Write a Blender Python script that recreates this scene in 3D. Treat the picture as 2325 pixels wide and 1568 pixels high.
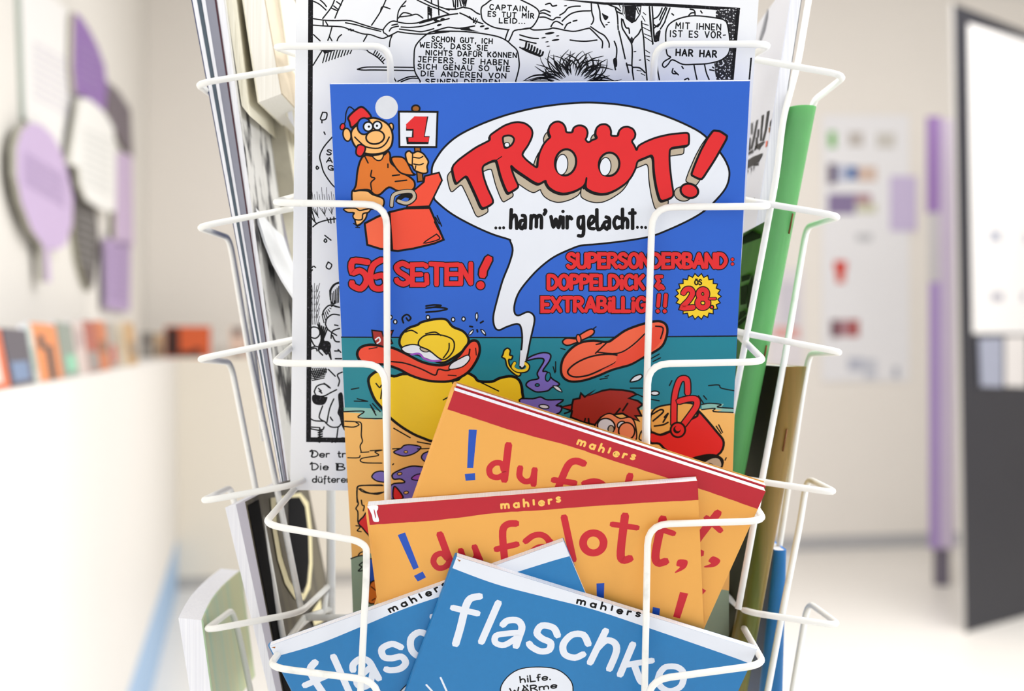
import bpy, bmesh, math, random
from mathutils import Vector, Matrix
from mathutils.geometry import tessellate_polygon

for o in list(bpy.data.objects):
    bpy.data.objects.remove(o, do_unlink=True)
random.seed(7)
SC = bpy.context.scene
COL = SC.collection
V = Vector

# ------------------------------------------------------------------ camera, world, lights, exposure
H = 1.2                      # camera height above the floor
F = 3000.0                   # focal length in pixels of the 2325x1568 frame
cam_d = bpy.data.cameras.new('camera')
cam = bpy.data.objects.new('camera', cam_d)
COL.objects.link(cam)
cam.location = (0, 0, H)
cam.rotation_euler = (math.radians(90), 0, 0)
cam_d.sensor_width = 36.0
cam_d.sensor_fit = 'HORIZONTAL'
cam_d.lens = F / 2325.0 * 36.0
cam_d.clip_start = 0.05
cam_d.dof.use_dof = True
cam_d.dof.focus_distance = 0.682
cam_d.dof.aperture_fstop = 6.0
SC.camera = cam

world = bpy.data.worlds.new('world')
SC.world = world
world.use_nodes = True
bg = world.node_tree.nodes['Background']
bg.inputs['Color'].default_value = (0.96, 0.98, 1.0, 1)
bg.inputs['Strength'].default_value = 0.86

def area(name, loc, target, sx, sy, power, col=(1, 1, 1), spread=None):
    l = bpy.data.lights.new(name, 'AREA')
    l.shape = 'RECTANGLE'
    l.size, l.size_y, l.energy, l.color = sx, sy, power, col
    if spread: l.spread = math.radians(spread)
    o = bpy.data.objects.new(name, l)
    COL.objects.link(o)
    o.location = loc
    d = V(target) - V(loc)
    o.rotation_euler = d.to_track_quat('-Z', 'Y').to_euler()
    return o

area('ceiling_lamp_front', (-0.75, -0.45, 2.9), (-0.1, 0.75, 1.2), 0.5, 0.5, 70)
area('ceiling_lamp_back', (1.5, 4.3, 3.05), (1.7, 5.2, 0), 2.2, 2.6, 112, (1.0, 0.985, 0.96))
area('added_fill_right', (0.95, 0.75, 2.9), (-0.1, 0.85, 1.2), 0.7, 0.7, 22)  # unseen fill lamp, added to brighten the inner faces of the left magazines
area('window_light_right', (3.0, -0.4, 1.7), (0.2, 1.2, 1.2), 1.6, 1.8, 7, (0.97, 0.985, 1.0), 80)

area('added_fill_side', (3.1, 2.0, 1.75), (0.1, 0.8, 1.2), 1.4, 1.8, 15, (0.97, 0.985, 1.0), 60)  # unseen narrow-beam lamp, added to brighten the right-facing sides on the rack

SC.view_settings.view_transform = 'Standard'
SC.view_settings.look = 'None'
SC.view_settings.exposure = 0.09
SC.view_settings.gamma = 1.0
SC.view_settings.use_curve_mapping = False

# ------------------------------------------------------------------ materials
def lin(h):
    h = h.lstrip('#')
    c = [int(h[i:i + 2], 16) / 255 for i in (0, 2, 4)]
    return tuple((x / 12.92 if x <= .04045 else ((x + .055) / 1.055) ** 2.4) for x in c) + (1,)

MATS = {}
def mat(name, hexc, rough=0.5, var=0.06, scale=60.0, spec=0.35, bump=0.0, stretch=None, metal=0.0, hex2=None, thr=None):
    """Procedural principled material: base colour mottled by a noise texture."""
    if name in MATS:
        return MATS[name]
    m = bpy.data.materials.new(name)
    m.use_nodes = True
    nt = m.node_tree
    b = nt.nodes['Principled BSDF']
    b.inputs['Roughness'].default_value = rough
    b.inputs['Specular IOR Level'].default_value = spec
    b.inputs['Metallic'].default_value = metal
    tc = nt.nodes.new('ShaderNodeTexCoord')
    mp = nt.nodes.new('ShaderNodeMapping')
    if stretch:
        mp.inputs['Scale'].default_value = stretch
    nz = nt.nodes.new('ShaderNodeTexNoise')
    nz.inputs['Scale'].default_value = scale
    nz.inputs['Detail'].default_value = 5
    rp = nt.nodes.new('ShaderNodeValToRGB')
    c = lin(hexc)
    c2 = lin(hex2) if hex2 else tuple(max(0, x * (1 - var)) for x in c[:3]) + (1,)
    if thr:
        rp.color_ramp.elements[0].position, rp.color_ramp.elements[1].position = thr
    rp.color_ramp.elements[0].color = c2
    rp.color_ramp.elements[1].color = c
    nt.links.new(tc.outputs['Object'], mp.inputs['Vector'])
    nt.links.new(mp.outputs['Vector'], nz.inputs['Vector'])
    nt.links.new(nz.outputs['Fac'], rp.inputs['Fac'])
    nt.links.new(rp.outputs['Color'], b.inputs['Base Color'])
    if bump:
        bp = nt.nodes.new('ShaderNodeBump')
        bp.inputs['Strength'].default_value = bump
        bp.inputs['Distance'].default_value = 0.0005
        nt.links.new(nz.outputs['Fac'], bp.inputs['Height'])
        nt.links.new(bp.outputs['Normal'], b.inputs['Normal'])
    MATS[name] = m
    return m

W = dict(
    wire=mat('white_enamel_wire', '#efeee9', .34, hex2='#dddcd6', scale=60, thr=(.28, .38), spec=.5),
    paper=mat('white_paper', '#f0f1f4', .6, .03, 40),
    pages=mat('page_edges', '#eeeef2', .7, hex2='#dcdce4', scale=30, thr=(.3, .6), stretch=(60, 60, .3)),
    ink=mat('black_ink', '#0a090c', .5, .3, 300, spec=.2),
    inkgrain=mat('grainy_black_ink', '#0d0c10', .5, hex2='#45434c', scale=900, thr=(.32, .42), spec=.2),
    speckle=mat('speckled_black_ink', '#17151b', .5, hex2='#e8e9ee', scale=900, thr=(.40, .43)),
    blue=mat('cover_blue', '#275fc6', .4, .08, 25),
    teal=mat('cover_teal', '#107b8e', .4, hex2='#2c868f', scale=9, thr=(.3, .5)),
    sand=mat('cover_sand', '#f0b968', .45, .07, 20),
    sage=mat('cover_sage', '#8ba08b', .45, .1, 60),
    foam=mat('cover_foam', '#86b9b0', .45, .05, 60),
    red=mat('cover_red', '#db2125', .4, .06, 60),
    redorange=mat('cover_red_orange', '#e8492f', .4, .05, 60),
    coral=mat('cover_coral', '#ee6340', .4, .05, 60),
    dred=mat('cover_dark_red', '#a32a22', .4, .1, 60),
    orange=mat('cover_orange', '#d6701f', .4, .07, 60),
    skin=mat('cover_skin', '#f4b56c', .4, .04, 60),
    pink=mat('cover_pink_skin', '#f28e62', .4, .04, 60),
    yellow=mat('cover_yellow', '#edc825', .4, .05, 60),
    lilac=mat('cover_lilac', '#7a6cc4', .4, .08, 60),
    violet=mat('cover_violet', '#9a4fc0', .4, .08, 60),
    taupe=mat('cover_taupe', '#b9aa95', .4, .05, 60),
    white=mat('cover_white', '#dfe3ec', .4, .02, 60),
    brown=mat('cover_brown', '#9a5a14', .4, .1, 60),
    stripe=mat('booklet_red', '#b81d2c', .42, .1, 70),
    amber=mat('booklet_amber', '#e7a750', .45, .06, 25),
    bred=mat('booklet_letter_red', '#c41f2d', .42, .06, 60),
    bblue=mat('booklet_letter_blue', '#1f4fb6', .42, .12, 120),
    lemon=mat('booklet_lettering_yellow', '#f3c15f', .42, .06, 60),
    azure=mat('booklet_azure', '#2478b4', .34, .1, 300),
    sticker=mat('sticker_white', '#d6d9e0', .7, .1, 200),
)

# ------------------------------------------------------------------ scene helpers
CAM = V((0, 0, H))
def P(x, y, d):
    """Point in the room at depth d (metres) along the sight line of frame position x, y."""
    return V(((x - 1162.5) * d / F, d, H - (y - 784.0) * d / F))

def put(name, bm, mats, parent=None, smooth=False):
    me = bpy.data.meshes.new(name)
    bm.to_mesh(me)
    bm.free()
    if not isinstance(mats, (list, tuple)):
        mats = [mats]
    for m in mats:
        me.materials.append(m)
    if smooth:
        for p in me.polygons:
            p.use_smooth = True
    o = bpy.data.objects.new(name, me)
    COL.objects.link(o)
    if parent:
        o.parent = parent
    return o

def tag(o, label=None, cat=None, group=None, kind=None):
    if label: o['label'] = label
    if cat: o['category'] = cat
    if group: o['group'] = group
    if kind: o['kind'] = kind
    return o

def thing(name, label, cat, loc=(0, 0, 0), group=None):
    o = bpy.data.objects.new(name, None)
    COL.objects.link(o)
    o.empty_display_size = 0.05
    o.location = loc
    return tag(o, label, cat, group)

def settle(root):
    """Keep children where they are when their root Empty has a location."""
    bpy.context.view_layer.update()
    for ch in root.children:
        ch.matrix_parent_inverse = root.matrix_world.inverted()

def quad_prism(bm, a, b, mi=0):
    """Closed prism between the two vertex loops a and b (same length)."""
    va = [bm.verts.new(p) for p in a]
    vb = [bm.verts.new(p) for p in b]
    n = len(a)
    fs = [bm.faces.new(va), bm.faces.new(vb[::-1])]
    for i in range(n):
        j = (i + 1) % n
        fs.append(bm.faces.new((va[j], va[i], vb[i], vb[j])))
    for f in fs:
        f.material_index = mi
    return fs

def fix(bm):
    bmesh.ops.recalc_face_normals(bm, faces=bm.faces)

def box(bm, lo, hi, mi=0):
    (x0, y0, z0), (x1, y1, z1) = lo, hi
    quad_prism(bm, [(x0, y0, z0), (x1, y0, z0), (x1, y1, z0), (x0, y1, z0)],
               [(x0, y0, z1), (x1, y0, z1), (x1, y1, z1), (x0, y1, z1)], mi)

def fillet(pts, r, n=5):
    out = [V(pts[0])]
    for i in range(1, len(pts) - 1):
        a, b, c = V(pts[i - 1]), V(pts[i]), V(pts[i + 1])
        u, w = a - b, c - b
        rr = min(r, u.length * .45, w.length * .45)
        p, q = b + u.normalized() * rr, b + w.normalized() * rr
        for k in range(n + 1):
            t = k / n
            out.append(p * (1 - t) ** 2 + b * 2 * t * (1 - t) + q * t * t)
    out.append(V(pts[-1]))
    return out

def tube(bm, pts, r, seg=10, mi=0):
    pts = [V(p) for p in pts]
    rings = []
    t0 = (pts[1] - pts[0]).normalized()
    nrm = t0.orthogonal().normalized()
    for i, p in enumerate(pts):
        if i == 0: t = pts[1] - p
        elif i == len(pts) - 1: t = p - pts[i - 1]
        else: t = (pts[i + 1] - p).normalized() + (p - pts[i - 1]).normalized()
        t.normalize()
        nrm = (nrm - t * nrm.dot(t)).normalized()
        bi = t.cross(nrm)
        rings.append([bm.verts.new(p + (nrm * math.cos(2 * math.pi * k / seg) + bi * math.sin(2 * math.pi * k / seg)) * r) for k in range(seg)])
    for a, b in zip(rings, rings[1:]):
        for k in range(seg):
            f = bm.faces.new((a[k], a[(k + 1) % seg], b[(k + 1) % seg], b[k]))
            f.material_index = mi
            f.smooth = True
    bm.faces.new(rings[0][::-1]).material_index = mi
    bm.faces.new(rings[-1]).material_index = mi

def catmull(pts, closed=False, n=5):
    pts = [tuple(p) for p in pts]
    L = len(pts)
    if L < 3: return pts
    out = []
    for i in range(L if closed else L - 1):
        if closed:
            p0, p1, p2, p3 = pts[i - 1], pts[i], pts[(i + 1) % L], pts[(i + 2) % L]
        else:
            p0, p1, p2, p3 = pts[max(i - 1, 0)], pts[i], pts[i + 1], pts[min(i + 2, L - 1)]
        for k in range(n):
            t = k / n
            out.append(tuple(.5 * (2 * b + (c - a) * t + (2 * a - 5 * b + 4 * c - d) * t * t + (3 * b - a - 3 * c + d) * t ** 3)
                             for a, b, c, d in zip(p0, p1, p2, p3)))
    if not closed: out.append(pts[-1])
    return out

# ------------------------------------------------------------------ printed sheets
FR = dict(A=(740, 170, 4.9), B=(980, 210, 4.3556), C=(1320, 210, 4.1263), D=(740, 470, 3.92), E=(1100, 540, 3.92),
          F=(1200, 540, 3.92), G=(760, 720, 3.7333), H=(1230, 720, 3.4844), I=(660, 0, 5.2278), J=(920, 0, 6.4583),
          K=(1180, 0, 7.2656), L=(1440, 0, 7.2656), M=(640, 180, 3.136), N=(640, 640, 3.133), Y=(900, 820, 3.4844),
          Z=(1300, 820, 3.4844), Q=(580, 1060, 3.0857), R=(900, 1060, 3.0867), S=(1330, 1060, 3.0867), X=(760, 1050, 4.479),
          T=(400, 0, 3.92), U=(1600, 0, 3.92), O=(0, 0, 1.0))

def nums(s):
    v = [float(t) for t in s.split()]
    return list(zip(v[::2], v[1::2]))

class Sheet:
    """A sheet of paper standing in the rack: plane through three sighted points, x along its top edge."""
    def __init__(s, pts, tl, tr):
        A = Matrix([[x, y, 1] for x, y, d in pts])
        s.k = A.inverted() @ V([1 / d for x, y, d in pts])
        s.o = s.at(*tl)
        p1 = s.at(*tr)
        s.w = (p1 - s.o).length
        x = (p1 - s.o).normalized()
        q = s.at(tl[0] + 30, tl[1] + 400)
        n = x.cross(q - s.o).normalized()
        if n.y > 0: n = -n
        y = n.cross(x)
        s.m = Matrix((x, y, n)).transposed().to_4x4()
        s.m.translation = s.o
        s.mi = s.m.inverted()
        s.px = s.w / math.hypot(tr[0] - tl[0], tr[1] - tl[1])
    def depth(s, x, y):
        return 1 / (s.k[0] * x + s.k[1] * y + s.k[2])
    def at(s, x, y):
        return P(x, y, s.depth(x, y))
    def loc(s, x, y):
        p = s.mi @ s.at(x, y)
        return (p.x, p.y)

class Art:
    """Printing on a sheet, collected into the cover's own mesh."""
    def __init__(s, sheet, bm=None):
        s.sh, s.bm, s.mats, s.els = sheet, bm or bmesh.new(), [], []
    def mi(s, m):
        m = W[m] if isinstance(m, str) else m
        if m not in s.mats: s.mats.append(m)
        return s.mats.index(m)
    def pp(s, fr, data):
        if isinstance(data, str): data = nums(data)
        x0, y0, k = FR[fr]
        return [s.sh.loc(x0 + x / k, y0 + y / k) for x, y in data]
    def level(s, pts, r):
        """Ink layers lie just above whatever is already printed underneath."""
        x0 = min(p[0] for p in pts) - r; x1 = max(p[0] for p in pts) + r
        y0 = min(p[1] for p in pts) - r; y1 = max(p[1] for p in pts) + r
        z = 4e-6
        for a0, a1, b0, b1, q in s.els:
            if q > z and a0 < x1 and a1 > x0 and b0 < y1 and b1 > y0: z = q
        z += 1.5e-6
        s.els.append((x0, x1, y0, y1, z))
        return z
    def poly(s, m, pts, z=None):
        if z is None:
            z = s.level(pts, 0)
        mi = s.mi(m)
        vs = [s.bm.verts.new((x, y, z)) for x, y in pts]
        for t in tessellate_polygon([[V((x, y, 0)) for x, y in pts]]):
            try:
                f = s.bm.faces.new([vs[i] for i in t])
            except ValueError:
                continue
            f.normal_update()
            if f.normal.z < 0: f.normal_flip()
            f.material_index = mi
    def rib(s, m, pts, w, closed=False, taper=0.0, z=None):
        p = [V(q) for q in pts]
        p = [q for i, q in enumerate(p) if i == 0 or (q - p[i - 1]).length > 1e-6]
        n = len(p)
        if n < 2: return
        if not closed and n > 5 and (p[0] - p[-1]).length < w * .12:
            closed = True
            p.pop(); n -= 1
        if not closed:
            for i in range(1, n - 1):                     # sharp corners: two overlapping pieces
                if (p[i] - p[i - 1]).normalized().dot((p[i + 1] - p[i]).normalized()) < -.15:
                    s.rib(m, p[:i + 1], w, False, taper)
                    s.rib(m, p[i:], w, False, taper)
                    return
        if z is None: z = s.level([tuple(q) for q in p], w * .7)
        if not closed:                                   # round-ish caps
            e0, e1 = (p[0] - p[1]).normalized(), (p[-1] - p[-2]).normalized()
        L, Rr = [], []
        for i in range(n):
            if closed: a, b = p[i - 1], p[(i + 1) % n]; u, v = p[i] - a, b - p[i]
            else:
                u = p[i] - p[i - 1] if i else p[1] - p[0]
                v = p[i + 1] - p[i] if i < n - 1 else u
            u, v = u.normalized(), v.normalized()
            t = u + v
            t = t.normalized() if t.length > 1e-3 else u
            nn = V((-t.y, t.x))
            k = 1 / max(.55, nn.dot(V((-u.y, u.x))))
            ww = w * .5 * k
            if taper and not closed:
                f = i / (n - 1)
                ww *= 1 - taper * abs(2 * f - 1) ** 2
            L.append(p[i] + nn * ww); Rr.append(p[i] - nn * ww)
        if not closed:
            L = [p[0] + (L[0] - p[0]) * .6 + e0 * w * .38] + L + [p[-1] + (L[-1] - p[-1]) * .6 + e1 * w * .38]
            Rr = [p[0] + (Rr[0] - p[0]) * .6 + e0 * w * .38] + Rr + [p[-1] + (Rr[-1] - p[-1]) * .6 + e1 * w * .38]
        mi = s.mi(m)
        lv = [s.bm.verts.new((q.x, q.y, z)) for q in L]
        rv = [s.bm.verts.new((q.x, q.y, z)) for q in Rr]
        m_ = len(lv)
        for i in range(m_ if closed else m_ - 1):
            j = (i + 1) % m_
            f = s.bm.faces.new((lv[i], rv[i], rv[j], lv[j]))
            f.normal_update()
            if f.normal.z < 0: f.normal_flip()
            f.material_index = mi
    # --- in frame coordinates; w in frame pixels
    def fill(s, m, fr, d, sm=True, ol=None, w=4.0, n=4):
        p = s.pp(fr, d)
        if sm: p = catmull(p, True, n)
        s.poly(m, p)
        if ol:
            s.rib(ol, p, w * s.sh.px, True)
    def line(s, m, fr, d, w=3.0, sm=True, closed=False, taper=0.0):
        p = s.pp(fr, d)
        if sm: p = catmull(p, closed, 4)
        s.rib(m, p, w * s.sh.px, closed, taper)
    def lines(s, m, fr, d, w=3.0, sm=True, taper=0.0):
        for part in d.split('|'):
            if part.strip(): s.line(m, fr, part, w, sm, False, taper)
    def disc(s, m, fr, x, y, rx, ry=None, ang=0, ol=None, w=3.0):
        ry = ry or rx
        c, q = math.cos(math.radians(ang)), math.sin(math.radians(ang))
        d = []
        for k in range(28):
            a = 2 * math.pi * k / 28
            u, v = rx * math.cos(a), ry * math.sin(a)
            d.append((x + u * c - v * q, y + u * q + v * c))
        s.fill(m, fr, d, False, ol, w)
    def text(s, m, fr, string, p0, p1, h, w, ol=None, olw=0, bounce=None, slant=0.0, track=.22):
        """Hand lettering from stroke glyphs between two baseline points, cap height h (frame units)."""
        x0, y0, k = FR[fr]
        tot = 0
        adv = []
        for ch in string:
            gw = GLYPH[ch][0] if ch in GLYPH else .5
            adv.append(tot)
            tot += gw + track
        tot -= track
        dx, dy = p1[0] - p0[0], p1[1] - p0[1]
        L = math.hypot(dx, dy)
        ux, uy = dx / L, dy / L
        sx = L / tot
        passes = ([(ol, olw)] if ol else []) + [(m, w)]
        for mm, ww in passes:
            for i, ch in enumerate(string):
                if ch not in GLYPH: continue
                b = bounce[i] if bounce else 0
                for pl in GLYPH[ch][1]:
                    q = []
                    for gx, gy in pl:
                        X = (adv[i] + gx) * sx + slant * (1 - gy) * h
                        Y = -(1 - gy) * h - b
                        q.append((p0[0] + ux * X - uy * Y, p0[1] + uy * X + ux * Y))
                    q = s.pp(fr, q)
                    if len(q) > 2 and ch in ROUND: q = catmull(q, False, 4)
                    s.rib(mm, q, ww * s.sh.px)

def arc(cx, cy, rx, ry, a0, a1, n=10):
    return [(cx + rx * math.cos(math.radians(a0 + (a1 - a0) * i / n)), cy + ry * math.sin(math.radians(a0 + (a1 - a0) * i / n))) for i in range(n + 1)]

GLYPH = {
 'A': (.75, [[(0, 1), (.38, 0), (.75, 1)], [(.14, .66), (.62, .66)]]),
 'B': (.62, [[(0, 0), (0, 1)], [(0, 0), (.4, .03), (.52, .22), (.4, .43), (0, .48)], [(.3, .47), (.58, .62), (.6, .82), (.42, .98), (0, 1)]]),
 'C': (.66, [arc(.36, .5, .36, .5, -45, -315)]),
 'D': (.68, [[(0, 0), (0, 1)], [(0, 0), (.4, .05), (.66, .35), (.66, .65), (.4, .95), (0, 1)]]),
 'E': (.55, [[(.55, 0), (0, 0), (0, 1), (.55, 1)], [(0, .5), (.45, .5)]]),
 'F': (.55, [[(.55, 0), (0, 0), (0, 1)], [(0, .5), (.45, .5)]]),
 'G': (.7, [arc(.36, .5, .36, .5, -45, -350) , [(.4, .55), (.72, .55), (.72, .95)]]),
 'H': (.66, [[(0, 0), (0, 1)], [(.66, 0), (.66, 1)], [(0, .5), (.66, .5)]]),
 'I': (.12, [[(.06, 0), (.06, 1)]]),
 'i': (.14, [[(.07, .36), (.07, 1)], [(.06, .06), (.08, .1)]]),
 'J': (.5, [[(.1, 0), (.5, 0)], [(.42, 0), (.42, .75), (.25, 1), (0, .85)]]),
 'K': (.62, [[(0, 0), (0, 1)], [(.58, 0), (0, .55)], [(.18, .42), (.62, 1)]]),
 'L': (.52, [[(0, 0), (0, 1), (.52, 1)]]),
 'M': (.8, [[(0, 1), (.06, 0), (.4, .6), (.74, 0), (.8, 1)]]),
 'N': (.66, [[(0, 1), (0, 0), (.66, 1), (.66, 0)]]),
 'O': (.72, [arc(.36, .5, .36, .5, -90, 270, 14)]),
 'P': (.6, [[(0, 0), (0, 1)], [(0, 0), (.42, .03), (.58, .25), (.42, .5), (0, .55)]]),
 'R': (.64, [[(0, 0), (0, 1)], [(0, 0), (.42, .03), (.58, .25), (.42, .48), (0, .52)], [(.25, .52), (.64, 1)]]),
 'S': (.58, [[(.55, .14), (.35, 0), (.1, .06), (.03, .25), (.2, .42), (.45, .54), (.57, .74), (.42, .96), (.15, 1), (0, .86)]]),
 'T': (.68, [[(0, 0), (.68, 0)], [(.34, 0), (.34, 1)]]),
 'U': (.66, [[(0, 0), (0, .65), (.12, .95), (.33, 1), (.54, .95), (.66, .65), (.66, 0)]]),
 'V': (.7, [[(0, 0), (.35, 1), (.7, 0)]]),
 'W': (.9, [[(0, 0), (.2, 1), (.45, .4), (.7, 1), (.9, 0)]]),
 'X': (.66, [[(0, 0), (.66, 1)], [(.66, 0), (0, 1)]]),
 'Ö': (.72, [arc(.36, .55, .36, .45, -90, 270, 14), [(.2, -.12), (.22, -.06)], [(.5, -.12), (.52, -.06)]]),
 'Ü': (.66, [[(0, .05), (0, .65), (.12, .95), (.33, 1), (.54, .95), (.66, .65), (.66, .05)], [(.17, -.14), (.19, -.06)], [(.47, -.14), (.49, -.06)]]),
 '.': (.1, [[(.04, .95), (.07, 1)]]), ',': (.14, [[(.1, .9), (.02, 1.2)]]), '-': (.4, [[(0, .55), (.4, .5)]]),
 ':': (.1, [[(.04, .42), (.06, .47)], [(.04, .88), (.06, .93)]]), '&': (.6, [[(.5, .1), (.1, .1), (.3, .45), (.1, .8), (.3, 1), (.55, .85)], [(.4, .75), (.6, 1)]]),
 '!': (.14, [[(.1, 0), (.05, .68)], [(.02, .95), (.05, 1)]]),
 '2': (.6, [[(.05, .22), (.2, .02), (.45, .02), (.55, .25), (.35, .6), (0, 1), (.6, .98)]]),
 '8': (.6, [arc(.3, .26, .22, .24, -90, 270, 12), arc(.3, .74, .28, .26, -90, 270, 12)]),
 'm': (.95, [[(0, .42), (0, 1)], [(0, .6), (.18, .44), (.4, .5), (.44, .7), (.44, 1)], [(.44, .66), (.62, .44), (.85, .5), (.9, .7), (.9, 1)]]),
 'a': (.62, [arc(.28, .72, .28, .28, 0, 360, 12), [(.58, .42), (.58, 1)]]),
 'h': (.55, [[(0, 0), (0, 1)], [(0, .65), (.18, .46), (.42, .48), (.52, .7), (.52, 1)]]),
 'l': (.1, [[(.05, .3), (.05, .95)]]),
 'e': (.58, [[(.1, .7), (.56, .7), (.5, .5), (.28, .42), (.06, .54), (0, .74), (.1, .94), (.32, 1), (.54, .9)]]),
 'r': (.36, [[(0, .42), (0, 1)], [(0, .62), (.14, .45), (.36, .44)]]),
 's': (.44, [[(.42, .48), (.22, .42), (.04, .52), (.12, .66), (.32, .74), (.42, .86), (.26, 1), (.02, .95)]]),
 'd': (.6, [arc(.27, .72, .27, .28, 0, 360, 12), [(.55, .02), (.55, 1)]]),
 't': (.36, [[(.15, .12), (.15, .86), (.28, 1), (.36, .94)], [(0, .44), (.36, .4)]]),
 'u': (.55, [[(0, .44), (0, .8), (.15, 1), (.38, .96), (.5, .8)], [(.52, .44), (.52, 1)]]),
 'ü': (.55, [[(0, .44), (0, .8), (.15, 1), (.38, .96), (.5, .8)], [(.52, .44), (.52, 1)], [(.12, .2), (.13, .26)], [(.4, .2), (.41, .26)]]),
 'n': (.52, [[(0, .44), (0, 1)], [(0, .62), (.2, .44), (.42, .48), (.5, .7), (.5, 1)]]),
 'f': (.36, [[(.4, .04), (.22, .02), (.14, .2), (.14, 1)], [(0, .44), (.36, .42)]]),
 'w': (.85, [[(0, .44), (.2, 1), (.42, .55), (.62, 1), (.85, .44)]]),
 'o': (.58, [arc(.29, .72, .29, .28, -90, 270, 12)]),
 'ſ': (.3, [[(.36, .06), (.2, .04), (.13, .2), (.12, 1.25)], [(0, .46), (.28, .42)]]),
}
ROUND = set('BCDGOPRSUÖÜ2JmahersdtuünfoſI8') - set('I')
# ------------------------------------------------------------------ room (turned 11.6 degrees to the camera)
UX, UY = V((.979, .202, 0)), V((-.202, .979, 0))
def room_plane_hit(px, py, p0, n):
    d = P(px, py, 1.0) - CAM
    t = (p0 - CAM).dot(n) / d.dot(n)
    return CAM + d * t

CORNER = V((-1.93, 7.0, 0))
mw = mat('wall_cream_paint', '#f1ebe4', .75, .03, 3)
mwl = mat('wall_white_paint', '#ebe7e1', .75, .02, 3)
mfl = mat('floor_pale_resin', '#f1ede8', .38, .04, 1.2)
mce = mat('ceiling_white_paint', '#efefec', .8, .02, 3)
mbb = mat('skirting_grey', '#b9b8ba', .5, .05, 5)

def structure(name, m, fn):
    bm = bmesh.new()
    fn(bm)
    fix(bm)
    return tag(put(name, bm, m), kind='structure')

def wall(p, q, h, t, nrm):
    def fn(bm):
        a, b = V(p), V(q)
        n = V(nrm) * t
        quad_prism(bm, [a, b, b + n, a + n], [x + V((0, 0, h)) for x in (a, b, b + n, a + n)])
    return fn

A0 = CORNER - UY * 7.6
B0 = CORNER + UX * 7.6
structure('floor', mfl, lambda bm: quad_prism(bm, [A0 - UX * .1, B0 - UY * 7.6, B0 + UY * .1, CORNER + UY * .1 - UX * .1],
                                              [x - V((0, 0, .24)) for x in (A0 - UX * .1, B0 - UY * 7.6, B0 + UY * .1, CORNER + UY * .1 - UX * .1)]))
structure('ceiling', mce, lambda bm: quad_prism(bm, [x + V((0, 0, 3.3)) for x in (A0 - UX * .1, B0 - UY * 7.6, B0 + UY * .1, CORNER + UY * .1 - UX * .1)],
                                                [x + V((0, 0, 3.4)) for x in (A0 - UX * .1, B0 - UY * 7.6, B0 + UY * .1, CORNER + UY * .1 - UX * .1)]))
structure('wall_left', mwl, wall(A0, CORNER, 3.3, .1, -UX))
structure('wall_back', mw, wall(CORNER, B0, 3.3, .1, UY))
structure('wall_right', mw, wall(B0 - UY * 4.2, B0, 3.3, .1, UX))
structure('baseboard_back', mbb, wall(CORNER + UX * .02 , B0 - UX * .02, .08, .014, -UY))

# ------------------------------------------------------------------ low display counter along the left wall and the back wall, books standing on it
mcnt = mat('counter_white_laminate', '#ece9e5', .45, .02, 3)
mkick = mat('counter_blue_kick', '#a3c4e8', .5, .05, 6)
C1 = V((-1.65, 6.5, 0))                    # inner corner of the counter front
C0 = C1 - UY * 5.9
ctr = thing('display_counter', 'long white waist-high display counter with a blue kick strip along the left wall', 'counter', C0)
bm = bmesh.new()
n = -UX * .17
quad_prism(bm, [C0 + V((0, 0, .24)), C1 + V((0, 0, .24)), C1 + n + V((0, 0, .24)), C0 + n + V((0, 0, .24))],
           [C0 + V((0, 0, 1.14)), C1 + V((0, 0, 1.14)), C1 + n + V((0, 0, 1.14)), C0 + n + V((0, 0, 1.14))]); fix(bm)
put('counter_body', bm, mcnt, ctr)
bm = bmesh.new()
k = UX * .004
quad_prism(bm, [C0 + k, C1 + k, C1 + n, C0 + n], [x + V((0, 0, .24)) for x in (C0 + k, C1 + k, C1 + n, C0 + n)]); fix(bm)
put('kick_strip', bm, mkick, ctr)
settle(ctr)
C2 = C1 + UX * 2.2
ctb = thing('display_counter', 'short white display counter in front of the cream back wall', 'counter', C1)
bm = bmesh.new()
n2 = UY * .42
quad_prism(bm, [C1 + V((0, 0, .02)) + UX * .001, C2 + V((0, 0, .02)), C2 + n2 + V((0, 0, .02)), C1 + n2 + V((0, 0, .02)) + UX * .001],
           [x + V((0, 0, 1.14)) for x in (C1 + UX * .001, C2, C2 + n2, C1 + n2 + UX * .001)]); fix(bm)
put('counter_body', bm, mat('counter_cream_laminate', '#e9e1d3', .45, .02, 3), ctb)
bm = bmesh.new()
quad_prism(bm, [C1 - UY * .005, C2 - UY * .005, C2, C1], [x + V((0, 0, .06)) for x in (C1 - UY * .005, C2 - UY * .005, C2, C1)]); fix(bm)
put('kick_strip', bm, mat('counter_grey_kick', '#b7b3ae', .5, .05, 6), ctb)
settle(ctb)

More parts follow.
